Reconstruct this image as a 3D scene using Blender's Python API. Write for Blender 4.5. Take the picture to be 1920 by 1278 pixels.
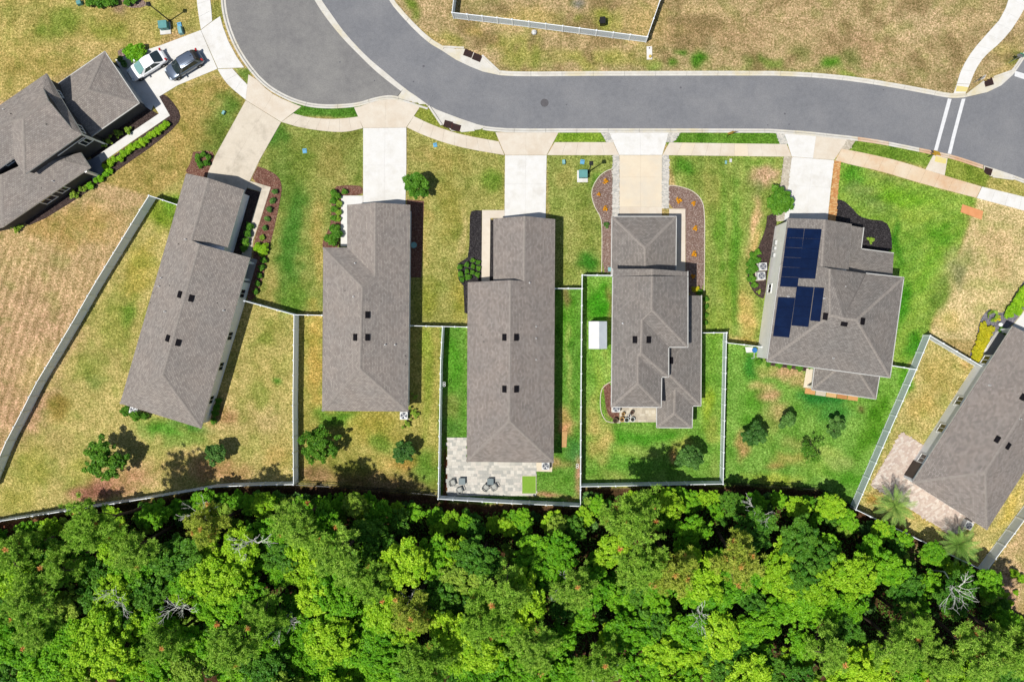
import bpy, bmesh, math, random
import numpy as np
from mathutils import Vector, Matrix, Quaternion

for o in list(bpy.data.objects):
    bpy.data.objects.remove(o, do_unlink=True)
scene = bpy.context.scene
col = scene.collection

# ------------------------------------------------------------------ camera
S, H, NX, NY = 0.0615, 91.8, 1030.0, 605.0      # metres per photo pixel on the ground, flying height, nadir
cam_d = bpy.data.cameras.new('camera'); cam = bpy.data.objects.new('camera', cam_d); col.objects.link(cam)
cam.location = (0, 0, H); cam.rotation_euler = (0, 0, 0)
cam_d.sensor_width = 36; cam_d.lens = 36 * (H / S) / 1920
cam_d.shift_x = (960 - NX) / 1920; cam_d.shift_y = (NY - 639) / 1920
cam_d.clip_end = 2000
scene.camera = cam
# ------------------------------------------------------------------ sky, sun, exposure
SUN_EL = math.radians(67.0); SUN_AZ = (-0.832, -0.555)
w = bpy.data.worlds.new('World'); scene.world = w; w.use_nodes = True
nt = w.node_tree; nt.nodes.clear()
sky = nt.nodes.new('ShaderNodeTexSky'); sky.sky_type = 'NISHITA'; sky.sun_disc = False
sky.sun_elevation = SUN_EL; sky.sun_rotation = math.atan2(SUN_AZ[0], SUN_AZ[1])
bg = nt.nodes.new('ShaderNodeBackground'); bg.inputs[1].default_value = 0.085
wo = nt.nodes.new('ShaderNodeOutputWorld')
nt.links.new(sky.outputs[0], bg.inputs[0]); nt.links.new(bg.outputs[0], wo.inputs[0])
sun_d = bpy.data.lights.new('sun', 'SUN'); sun_d.energy = 5.0; sun_d.angle = math.radians(0.53); sun_d.color = (1.0, 0.965, 0.90)
sun = bpy.data.objects.new('sun', sun_d); col.objects.link(sun); sun.location = (-60, -40, 120)
sd = Vector((SUN_AZ[0] * math.cos(SUN_EL), SUN_AZ[1] * math.cos(SUN_EL), math.sin(SUN_EL)))
sun.rotation_euler = sd.to_track_quat('Z', 'Y').to_euler()
vs = scene.view_settings; vs.view_transform = 'Standard'; vs.look = 'None'; vs.gamma = 1.0; vs.exposure = 0.10; vs.use_curve_mapping = False
scene.render.engine = 'CYCLES'
scene.render.resolution_x = 1024; scene.render.resolution_y = 681
KD = 1.76          # display value of a level sunlit surface = albedo * KD

# ------------------------------------------------------------------ helpers
def P(px, py, z=0.0):
    t = (H - z) * S / H
    return Vector(((px - NX) * t, (NY - py) * t, z))
def PX(v):
    t = (H - v[2]) * S / H
    return NX + v[0] / t, NY - v[1] / t
def lin(c):
    c = c / 255.0
    return c / 12.92 if c <= 0.04045 else ((c + 0.055) / 1.055) ** 2.4
def A(r, g, b, k=None):
    k = KD if k is None else k
    return tuple(min(0.86, lin(v) / k) for v in (r, g, b)) + (1.0,)

def tag(o, label=None, cat=None, group=None, kind=None):
    if label: o['label'] = label
    if cat: o['category'] = cat
    if group: o['group'] = group
    if kind: o['kind'] = kind
    return o
def empty(name, loc=(0, 0, 0), rz=0.0, label=None, cat=None, group=None, kind=None):
    o = bpy.data.objects.new(name, None); col.objects.link(o); o.location = loc; o.rotation_euler = (0, 0, rz)
    o.empty_display_size = 0.3
    return tag(o, label, cat, group, kind)
def link(name, me, parent=None, loc=None, rz=None, keep=False):
    o = bpy.data.objects.new(name, me); col.objects.link(o)
    if loc is not None: o.location = loc
    if rz is not None: o.rotation_euler = (0, 0, rz)
    if parent is not None:
        o.parent = parent
        if keep:   # mesh is in world coordinates
            o.matrix_parent_inverse = Matrix.Translation(parent.location).inverted() if not any(parent.rotation_euler) else \
                (Matrix.Translation(parent.location) @ parent.rotation_euler.to_matrix().to_4x4()).inverted()
    return o
class MB:
    """collects polygons"""
    def __init__(s): s.v = []; s.f = []; s.m = []
    def add(s, vs, fs, mi=0):
        b = len(s.v); s.v += [tuple(v) for v in vs]
        for f in fs: s.f.append([b + i for i in f]); s.m.append(mi)
        return s
    def box(s, c, d, rz=0.0, mi=0, taper=1.0):
        cx, cy, cz = c; hx, hy, hz = d[0] / 2, d[1] / 2, d[2] / 2
        ca, sa = math.cos(rz), math.sin(rz); vs = []
        for zz, k in ((-hz, 1), (hz, taper)):
            for x, y in ((-hx, -hy), (hx, -hy), (hx, hy), (-hx, hy)):
                x *= k; y *= k
                vs.append((cx + x * ca - y * sa, cy + x * sa + y * ca, cz + zz))
        return s.add(vs, [(3, 2, 1, 0), (4, 5, 6, 7), (0, 1, 5, 4), (1, 2, 6, 5), (2, 3, 7, 6), (3, 0, 4, 7)], mi)
    def prism(s, pts, z0, z1, mi=0, bottom=False):
        n = len(pts)
        a = sum(pts[i][0] * pts[(i + 1) % n][1] - pts[(i + 1) % n][0] * pts[i][1] for i in range(n))
        if a < 0: pts = pts[::-1]
        vs = [(p[0], p[1], z0) for p in pts] + [(p[0], p[1], z1) for p in pts]
        fs = [tuple(range(n, 2 * n))] + [(i, (i + 1) % n, n + (i + 1) % n, n + i) for i in range(n)]
        if bottom: fs.append(tuple(range(n - 1, -1, -1)))
        return s.add(vs, fs, mi)
    def tube(s, pts, rad, n=6, mi=0, cap=True):
        pts = [Vector(p) for p in pts]; m = len(pts); vs = []; fs = []
        if not hasattr(rad, '__len__'): rad = [rad] * m
        ref = None
        for i, p in enumerate(pts):
            d = (pts[min(i + 1, m - 1)] - pts[max(i - 1, 0)])
            d = d.normalized() if d.length > 1e-9 else Vector((0, 0, 1))
            if ref is None: ref = Vector((1, 0, 0)) if abs(d.x) < 0.8 else Vector((0, 1, 0))
            u = d.cross(ref).normalized(); v = d.cross(u).normalized(); ref = -v.cross(d) if False else ref
            for k in range(n):
                t = 2 * math.pi * k / n
                vs.append(p + (u * math.cos(t) + v * math.sin(t)) * rad[i])
        for i in range(m - 1):
            for k in range(n):
                fs.append((i * n + k, i * n + (k + 1) % n, (i + 1) * n + (k + 1) % n, (i + 1) * n + k))
        if cap: fs.append(tuple(range(n - 1, -1, -1))); fs.append(tuple(range((m - 1) * n, m * n)))
        return s.add(vs, fs, mi)
    def lathe(s, prof, c=(0, 0, 0), n=14, mi=0, cap=True):
        vs = []; fs = []
        for r, z in prof:
            for k in range(n):
                t = 2 * math.pi * k / n
                vs.append((c[0] + r * math.cos(t), c[1] + r * math.sin(t), c[2] + z))
        for i in range(len(prof) - 1):
            for k in range(n):
                fs.append((i * n + k, i * n + (k + 1) % n, (i + 1) * n + (k + 1) % n, (i + 1) * n + k))
        if cap: fs.append(tuple(range(n - 1, -1, -1))); fs.append(tuple(range((len(prof) - 1) * n, len(prof) * n)))
        return s.add(vs, fs, mi)
    def mesh(s, name, mats, smooth=False):
        me = bpy.data.meshes.new(name); me.from_pydata(s.v, [], s.f)
        for m in (mats if isinstance(mats, (list, tuple)) else [mats]): me.materials.append(m)
        if len(me.materials) > 1: me.polygons.foreach_set('material_index', s.m)
        if smooth: me.polygons.foreach_set('use_smooth', [True] * len(me.polygons))
        me.update(); return me
    def build(s, name, mats, parent=None, smooth=False, keep=True):
        return link(name, s.mesh(name, mats, smooth), parent, keep=keep and parent is not None)
def npmesh(name, V, F, mats, tint=None, smooth=False):
    """V (n,3) float array, F (m,k) int array of equal sized faces"""
    me = bpy.data.meshes.new(name)
    n, m, k = len(V), len(F), F.shape[1]
    me.vertices.add(n); me.vertices.foreach_set('co', V.astype(np.float32).ravel())
    me.loops.add(m * k); me.loops.foreach_set('vertex_index', F.astype(np.int32).ravel())
    me.polygons.add(m); me.polygons.foreach_set('loop_start', np.arange(0, m * k, k, dtype=np.int32))
    me.polygons.foreach_set('loop_total', np.full(m, k, dtype=np.int32))
    if smooth: me.polygons.foreach_set('use_smooth', np.ones(m, dtype=bool))
    me.update(calc_edges=True)
    for mt in (mats if isinstance(mats, (list, tuple)) else [mats]): me.materials.append(mt)
    if tint is not None:
        at = me.attributes.new('tint', 'FLOAT', 'POINT'); at.data.foreach_set('value', tint.astype(np.float32))
    return me
def pxs(pts, z=0.0): return [tuple(P(x, y, z)[:2]) for x, y in pts]
def inside(px, py, poly):
    r = np.zeros(np.shape(px), bool); n = len(poly)
    for i in range(n):
        x1, y1 = poly[i]; x2, y2 = poly[(i + 1) % n]
        c = ((y1 > py) != (y2 > py))
        with np.errstate(divide='ignore', invalid='ignore'):
            xi = (x2 - x1) * (py - y1) / ((y2 - y1) if y2 != y1 else 1e-9) + x1
        r ^= c & (px < xi)
    return r
def inset(pts, d):
    """shrink a simple polygon by d (2-D)"""
    n = len(pts); p = [Vector((q[0], q[1])) for q in pts]
    a = sum(p[i].x * p[(i + 1) % n].y - p[(i + 1) % n].x * p[i].y for i in range(n))
    sg = 1 if a > 0 else -1; out = []
    for i in range(n):
        e0 = (p[i] - p[i - 1]).normalized(); e1 = (p[(i + 1) % n] - p[i]).normalized()
        n0 = Vector((-e0.y, e0.x)) * sg; n1 = Vector((-e1.y, e1.x)) * sg
        k = 1 + n0.dot(n1)
        out.append(tuple(p[i] + (n0 + n1) * (d / max(k, 0.3))))
    return out
def resample(pts, step):
    p = [Vector(q) for q in pts]; out = [p[0]]; acc = 0.0
    L = sum((p[i + 1] - p[i]).length for i in range(len(p) - 1)); n = max(1, round(L / step)); st = L / n; d = 0.0; tgt = st
    for i in range(len(p) - 1):
        l = (p[i + 1] - p[i]).length
        while tgt <= d + l + 1e-6 and len(out) < n:
            out.append(p[i].lerp(p[i + 1], (tgt - d) / l)); tgt += st
        d += l
    out.append(p[-1])
    return out
def smooth_line(pts, it=2):
    p = [Vector(q) for q in pts]
    for _ in range(it):
        q = [p[0]]
        for i in range(len(p) - 1):
            q += [p[i].lerp(p[i + 1], .25), p[i].lerp(p[i + 1], .75)]
        q.append(p[-1]); p = q
    return p

# ------------------------------------------------------------------ materials
def nmat(name):
    m = bpy.data.materials.new(name); m.use_nodes = True; t = m.node_tree
    b = t.nodes['Principled BSDF']; return m, t, b
def N(t, kind, **kw):
    n = t.nodes.new(kind)
    for k, v in kw.items(): setattr(n, k, v)
    return n
def mixc(t, fac, a, b, mode='MIX'):
    n = N(t, 'ShaderNodeMix', data_type='RGBA', blend_type=mode)
    for s, v in ((n.inputs[0], fac), (n.inputs[6], a), (n.inputs[7], b)):
        if hasattr(v, 'is_linked'): t.links.new(v, s)
        else: s.default_value = v
    return n.outputs[2]
def noise(t, co, scale, detail=4, rough=.6, lo=.35, hi=.65):
    n = N(t, 'ShaderNodeTexNoise'); n.inputs['Scale'].default_value = scale; n.inputs['Detail'].default_value = detail
    n.inputs['Roughness'].default_value = rough
    if co is not None: t.links.new(co, n.inputs['Vector'])
    r = N(t, 'ShaderNodeMapRange'); r.inputs[1].default_value = lo; r.inputs[2].default_value = hi
    t.links.new(n.outputs[0], r.inputs[0]); return r.outputs[0]
def objco(t): return N(t, 'ShaderNodeTexCoord').outputs['Object']
def bump(t, b, h, s=.3, d=.05):
    n = N(t, 'ShaderNodeBump'); n.inputs['Strength'].default_value = s; n.inputs['Distance'].default_value = d
    t.links.new(h, n.inputs['Height']); t.links.new(n.outputs[0], b.inputs['Normal'])
def surf(name, c1, c2=None, scale=3.0, rough=.85, c3=None, scale3=.25, lo3=.45, hi3=.75, grain=None, bmp=0.0, spec=.3, metal=0.0, lo=.35, hi=.65):
    """two-colour noise surface with optional large stains (c3) and fine grain (scale, amount)"""
    m, t, b = nmat(name); b.inputs['Roughness'].default_value = rough; b.inputs['Specular IOR Level'].default_value = spec
    b.inputs['Metallic'].default_value = metal
    co = objco(t); c = c1
    if c2 is not None: c = mixc(t, noise(t, co, scale, lo=lo, hi=hi), c1, c2)
    if c3 is not None: c = mixc(t, noise(t, co, scale3, 5, .65, lo3, hi3), c, c3)
    if grain:
        g = noise(t, co, grain[0], 3, .7, .3, .7)
        k = grain[1]
        c = mixc(t, g, mixc(t, 1.0, c, (1 - k, 1 - k, 1 - k, 1), 'MULTIPLY'), mixc(t, 1.0, c, (1 + k, 1 + k, 1 + k, 1), 'MULTIPLY'))
        if bmp: bump(t, b, g, bmp, .04)
    if hasattr(c, 'is_linked'): t.links.new(c, b.inputs['Base Color'])
    else: b.inputs['Base Color'].default_value = c
    return m
def flat(name, c, rough=.6, metal=0.0, spec=.4):
    return surf(name, c, tuple(min(1, x * .86) for x in c[:3]) + (1,), 5.0, rough, metal=metal, spec=spec)

M = {}
M['asphalt'] = surf('asphalt', A(142, 143, 147), A(135, 136, 140), 2.0, .9, A(152, 152, 154), .22, .42, .7, grain=(8, .14), bmp=.2, spec=.2)
M['asphalt_old'] = surf('asphalt_older', A(148, 146, 144), A(138, 136, 135), 1.4, .9, A(158, 156, 152), .25, .42, .7, grain=(8, .13), bmp=.2, spec=.2)
M['concrete'] = surf('concrete', A(254, 252, 248), A(248, 245, 238), 1.2, .9, A(228, 222, 211), .45, .52, .78, grain=(7, .03))
M['concrete_cream'] = surf('concrete_cream', A(247, 236, 218), A(240, 226, 206), 1.0, .9, A(232, 214, 190), .35, grain=(7, .03))
M['concrete_tan'] = surf('concrete_tan', A(252, 237, 210), A(248, 230, 202), .8, .9, A(236, 226, 208), .3, grain=(7, .02))
M['concrete_worn'] = surf('concrete_worn', A(242, 230, 210), A(234, 221, 200), .7, .9, A(192, 181, 162), .4, .5, .75, grain=(6, .05))
M['concrete_rust'] = surf('concrete_rust_stained', A(246, 228, 200), A(242, 214, 178), .45, .9, A(232, 186, 142), .25, .46, .7, grain=(6, .04))
M['kerb'] = surf('kerb_concrete', A(243, 239, 229), A(230, 224, 212), 1.1, .9, A(236, 222, 180), .2, .5, .7, grain=(6, .04))
M['kerb_rust'] = surf('kerb_rust_stained', A(242, 228, 206), A(238, 210, 176), .5, .9, A(230, 182, 142), .2, .42, .65, grain=(6, .04))
M['paint'] = surf('road_paint', A(255, 255, 255), A(240, 240, 240), 3, .7, grain=(9, .03))
M['tactile'] = surf('tactile_paving', A(250, 232, 140), A(244, 226, 160), 4, .8)
M['iron'] = surf('rusty_iron', A(84, 44, 38), A(58, 28, 26), 6, .8)
M['manhole'] = surf('manhole_iron', A(104, 102, 104), A(88, 86, 88), 9, .7)
M['vinyl'] = surf('white_vinyl', (.80, .83, .85, 1), (.76, .79, .82, 1), 1.5, .45)
M['white'] = flat('white_trim', (.82, .82, .80, 1), .5)
M['black'] = flat('black_metal', A(26, 26, 28), .45)
M['dark'] = flat('dark_void', A(30, 29, 30), .8)
M['wall_white'] = surf('white_stucco', (.78, .79, .80, 1), (.74, .75, .76, 1), 1.2, .85, grain=(10, .02))
M['wall_beige'] = surf('beige_stucco', (.78, .75, .70, 1), (.73, .70, .65, 1), 1.2, .85, grain=(10, .02))
M['wall_dark'] = surf('charcoal_siding', A(92, 90, 90), A(82, 80, 80), 1.2, .8)
M['pipe'] = flat('white_plastic', A(240, 240, 238), .4)
def glassmat(name, c, rough=.06):
    m, t, b = nmat(name); b.inputs['Base Color'].default_value = c; b.inputs['Roughness'].default_value = rough
    b.inputs['Specular IOR Level'].default_value = .7; return m
M['glass'] = glassmat('window_glass', (.012, .016, .018, 1))
M['carglass'] = glassmat('car_glass', (.02, .03, .032, 1), .03)
def shingles(name, c1, c2, c3):
    m, t, b = nmat(name); b.inputs['Roughness'].default_value = .92; b.inputs['Specular IOR Level'].default_value = .15
    uv = N(t, 'ShaderNodeUVMap', uv_map='UVMap').outputs[0]
    br = N(t, 'ShaderNodeTexBrick'); t.links.new(uv, br.inputs['Vector'])
    br.inputs['Scale'].default_value = 1.0; br.inputs['Brick Width'].default_value = .29; br.inputs['Row Height'].default_value = .17
    br.inputs['Mortar Size'].default_value = .014; br.inputs['Mortar Smooth'].default_value = .5; br.inputs['Bias'].default_value = 0
    br.inputs['Color1'].default_value = c1; br.inputs['Color2'].default_value = c2; br.inputs['Mortar'].default_value = c3
    co = objco(t)
    c = mixc(t, noise(t, co, .35, 4, .6, .35, .7), br.outputs[0], mixc(t, 1.0, br.outputs[0], (1.12, 1.08, 1.05, 1), 'MULTIPLY'))
    g = noise(t, co, 7, 3, .7, .3, .7)
    c = mixc(t, g, mixc(t, 1.0, c, (.86, .86, .86, 1), 'MULTIPLY'), mixc(t, 1.0, c, (1.13, 1.13, 1.13, 1), 'MULTIPLY'))
    # faint pale streaks running down the slope
    mp = N(t, 'ShaderNodeMapping'); mp.inputs['Scale'].default_value = (.9, .12, 1); t.links.new(uv, mp.inputs[0])
    c = mixc(t, noise(t, mp.outputs[0], 1.0, 3, .6, .52, .8), c, mixc(t, 1.0, c, (1.12, 1.12, 1.12, 1), 'MULTIPLY'))
    t.links.new(c, b.inputs['Base Color']); bump(t, b, br.outputs['Fac'], -.25, .02); return m
M['shingle_brown'] = shingles('brown_shingles', A(180, 172, 164), A(154, 146, 140), A(114, 107, 102))
M['shingle_grey'] = shingles('grey_shingles', A(162, 156, 150), A(138, 132, 127), A(104, 99, 95))
M['shingle_taupe'] = shingles('taupe_shingles', A(175, 166, 159), A(148, 140, 134), A(110, 102, 97))
M['cap'] = surf('ridge_shingles', A(178, 169, 160), A(158, 149, 141), 4.0, .92, grain=(8, .08))
def solar():
    m, t, b = nmat('solar_cells'); b.inputs['Roughness'].default_value = .1; b.inputs['Specular IOR Level'].default_value = .25
    uv = N(t, 'ShaderNodeUVMap', uv_map='UVMap').outputs[0]
    br = N(t, 'ShaderNodeTexBrick'); br.offset = 0; t.links.new(uv, br.inputs['Vector'])
    br.inputs['Scale'].default_value = 1; br.inputs['Brick Width'].default_value = .16; br.inputs['Row Height'].default_value = .16
    br.inputs['Mortar Size'].default_value = .004
    br.inputs['Color1'].default_value = (.0014, .0065, .028, 1); br.inputs['Color2'].default_value = (.0017, .0078, .033, 1); br.inputs['Mortar'].default_value = (.003, .011, .042, 1)
    c = mixc(t, noise(t, objco(t), .8, 4, .6, .45, .8), br.outputs[0], (.003, .012, .046, 1))
    t.links.new(c, b.inputs['Base Color']); return m
M['solar'] = solar()
M['frame_dark'] = flat('panel_frame', A(26, 46, 92), .7, spec=.1)
def mulch(name, a, b_, c):
    m = surf(name, a, b_, 2.2, .95, c, 9.0, .5, .62, grain=(16, .35), bmp=.8, spec=.1); return m
M['mulch_red'] = mulch('red_mulch', A(138, 92, 78), A(114, 76, 64), A(180, 146, 126))
M['mulch_grey'] = mulch('greyish_mulch', A(150, 122, 110), A(134, 106, 94), A(204, 184, 172))
M['mulch_black'] = mulch('black_mulch', A(58, 54, 56), A(44, 41, 43), A(96, 92, 92))
M['mulch_brown'] = mulch('brown_mulch', A(86, 70, 66), A(64, 52, 50), A(118, 100, 94))
M['gravel'] = mulch('grey_gravel', A(140, 136, 146), A(118, 114, 124), A(180, 176, 182))
M['bark'] = surf('bark', A(112, 92, 80), A(78, 62, 54), 6, .95, grain=(12, .2))
M['bark_grey'] = surf('grey_bark', (.72, .70, .66, 1), (.58, .56, .52, 1), 5, .95, grain=(12, .2))
M['plywood'] = surf('orange_board', A(246, 172, 116), A(236, 160, 104), 2, .8)
M['wood'] = surf('wood_plank', A(222, 180, 120), A(206, 160, 104), 3, .85)
def leafmat(name, c1, c2, c3, k=.84, trans=.28, obr=.5, old=None):
    """tint attribute picks the leaf colour, object random shifts the whole tree"""
    m, t, b = nmat(name); t.nodes.remove(b); out = t.nodes['Material Output']
    at = N(t, 'ShaderNodeAttribute', attribute_name='tint'); oi = N(t, 'ShaderNodeObjectInfo')
    c = mixc(t, at.outputs['Fac'], A(*c1, k), A(*c2, k))
    if old:      # a few dead orange clusters carry a tint of 2
        o_ = N(t, 'ShaderNodeMath', operation='GREATER_THAN'); o_.inputs[1].default_value = 1.5; t.links.new(at.outputs['Fac'], o_.inputs[0])
        c_dead = A(*old, k)
    f = N(t, 'ShaderNodeMath', operation='MULTIPLY'); f.inputs[1].default_value = obr; t.links.new(oi.outputs['Random'], f.inputs[0])
    c = mixc(t, f.outputs[0], c, A(*c3, k))
    if old: c = mixc(t, o_.outputs[0], c, c_dead)
    d = N(t, 'ShaderNodeBsdfPrincipled'); d.inputs['Roughness'].default_value = .55; d.inputs['Specular IOR Level'].default_value = .25
    tr = N(t, 'ShaderNodeBsdfTranslucent'); mx = N(t, 'ShaderNodeMixShader'); mx.inputs[0].default_value = trans
    t.links.new(c, d.inputs['Base Color']); t.links.new(c, tr.inputs['Color'])
    t.links.new(d.outputs[0], mx.inputs[1]); t.links.new(tr.outputs[0], mx.inputs[2]); t.links.new(mx.outputs[0], out.inputs[0])
    return m
M['leaf_bright'] = leafmat('bright_leaves', (70, 134, 12), (142, 190, 38), (62, 128, 18))
M['leaf_lime'] = leafmat('lime_leaves', (112, 164, 18), (178, 206, 50), (96, 150, 22))
M['leaf_mid'] = leafmat('mid_green_leaves', (52, 104, 20), (108, 152, 44), (46, 104, 24))
M['leaf_dark'] = leafmat('dark_glossy_leaves', (36, 76, 22), (112, 154, 72), (44, 92, 30))  # paler leaf tint puts the crown's highlights into the colour
M['leaf_olive'] = leafmat('olive_leaves', (96, 136, 34), (162, 182, 70), (112, 150, 42))
M['leaf_gold'] = leafmat('golden_leaves', (168, 160, 20), (208, 196, 50), (150, 156, 30))
M['leaf_flower'] = leafmat('amber_flowers', (176, 112, 14), (222, 168, 30), (196, 140, 24))
M['needle'] = leafmat('pine_needles', (92, 138, 34), (166, 196, 78), (116, 160, 40), .80, old=(206, 146, 84))
M['needle_brown'] = leafmat('old_pine_needles', (128, 152, 44), (186, 190, 84), (146, 164, 54), .84, old=(206, 160, 88))
M['frond'] = leafmat('palm_fronds', (78, 122, 48), (154, 182, 88), (100, 146, 56))
M['litter'] = leafmat('forest_floor_plants', (60, 104, 26), (112, 150, 48), (74, 116, 36))

def vinyl_sheet():
    m, t, b = nmat('fence_panel_vinyl'); out = t.nodes['Material Output']; b.inputs['Roughness'].default_value = .5
    c = mixc(t, noise(t, objco(t), 1.2), (.78, .83, .86, 1), (.73, .78, .82, 1)); t.links.new(c, b.inputs['Base Color'])
    tr = N(t, 'ShaderNodeBsdfTranslucent'); t.links.new(c, tr.inputs['Color']); mx = N(t, 'ShaderNodeMixShader'); mx.inputs[0].default_value = .42
    t.links.new(b.outputs[0], mx.inputs[1]); t.links.new(tr.outputs[0], mx.inputs[2]); t.links.new(mx.outputs[0], out.inputs[0]); return m
M['vinyl_sheet'] = vinyl_sheet()
# ================================================================== SETTING: ground, road, kerbs, pavements
NORTH = [(700, -60), (727, 0), (762, 41), (800, 78), (829, 95), (855, 112), (880, 124), (905, 134), (935, 140.5), (960, 142.5), (1000, 143), (1060, 142.5), (1100, 142),
         (1440, 141.3), (1490, 143), (1540, 146), (1602, 152.5), (1667, 162.5), (1740, 176), (1765, 181), (1788, 184), (1815, 182), (1852, 172.5), (1878, 160), (1900, 140), (1910, 127), (1925, 104), (1960, 50)]
VALLEY_R = [(585, -60), (591, -25), (602, 0), (620, 25), (640, 54), (665, 83), (695, 113), (720, 133), (755, 163), (805, 198)]
SOUTH = [(805, 198), (818, 205), (838, 213), (865, 223), (895, 233), (920, 238), (960, 241), (1100, 240.5), (1440, 241), (1455, 242), (1515, 246), (1560, 251), (1603, 255.5), (1655, 263),
         (1715, 275), (1753, 283), (1790, 291), (1828, 303.5), (1865, 316), (1900, 327.5), (1920, 335), (1990, 362)]
CUL = [(430, -90), (422, -40), (422, 0), (426, 30), (437, 65), (453, 98), (480, 136), (505, 160), (530, 175), (555, 186), (585, 194), (620, 196), (655, 194), (675, 191), (693, 185), (713, 180), (730, 178), (745, 180)]
VALLEY_L = [(752, 171), (718, 145), (695, 125), (670, 100), (645, 75), (620, 45), (603, 22), (589, 0), (577, -25), (571, -60)]
def sm(pts, it=1): return [tuple(p) for p in smooth_line([Vector((x, y)) for x, y in pts], it)]
road_poly = sm(VALLEY_R) + sm(SOUTH)[1:] + [(1990, 40)] + sm(NORTH)[::-1]
cul_poly = sm(CUL) + sm(VALLEY_L) + [(560, -120), (450, -120)]
valley_poly = sm(VALLEY_R)[:-1] + [(805, 198), (788, 193), (765, 186), (745, 180)] + sm(VALLEY_L)
ZR = -0.09

def offset_line(pts, d):
    """offset a world polyline to its right (image) side by d"""
    out = []
    for i, p in enumerate(pts):
        t = (pts[min(i + 1, len(pts) - 1)] - pts[max(i - 1, 0)]).normalized()
        out.append(p + Vector((t.y, -t.x)) * d)
    return out
def wl(pts): return [P(x, y).to_2d() for x, y in pts]

# ---- lawn colour map -------------------------------------------------------
rng = np.random.default_rng(7)
def vnoise(X, Y, cell, seed):
    r = np.random.default_rng(seed); g = r.random((512, 512))
    x = X / cell + 37.3; y = Y / cell + 91.7
    xi = np.floor(x).astype(int); yi = np.floor(y).astype(int); fx = x - xi; fy = y - yi
    fx = fx * fx * (3 - 2 * fx); fy = fy * fy * (3 - 2 * fy)
    a = g[xi % 512, yi % 512]; b = g[(xi + 1) % 512, yi % 512]; c = g[xi % 512, (yi + 1) % 512]; d = g[(xi + 1) % 512, (yi + 1) % 512]
    return (a * (1 - fx) + b * fx) * (1 - fy) + (c * (1 - fx) + d * fx) * fy
def fbm(X, Y, cell, seed, o=4):
    s = 0; a = .5; t = 0
    for k in range(o):
        s = s + a * vnoise(X, Y, cell / 2 ** k, seed + k); t += a; a *= .55
    return s / t
x0, x1, y0, y1, st = -90, 2030, -110, 1400, 3.0
gx = np.arange(x0, x1 + 1, st); gy = np.arange(y0, y1 + 1, st)
GX, GY = np.meshgrid(gx, gy)
wx = GX + (fbm(GX, GY, 40, 11) - .5) * 26; wy = GY + (fbm(GX, GY, 40, 21) - .5) * 26
C = np.zeros(GX.shape + (3,)); C[:] = (200, 174, 110)
FOREST = [(-200, 985), (0, 982), (150, 956), (330, 930), (405, 914), (551, 911), (640, 915), (822, 930), (825, 942), (1089, 952), (1090, 916), (1356, 910), (1440, 912), (1540, 919), (1600, 950), (1690, 990), (1850, 1076), (1870, 1120), (1940, 1170), (2100, 1200), (2100, 1500), (-200, 1500)]
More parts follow.
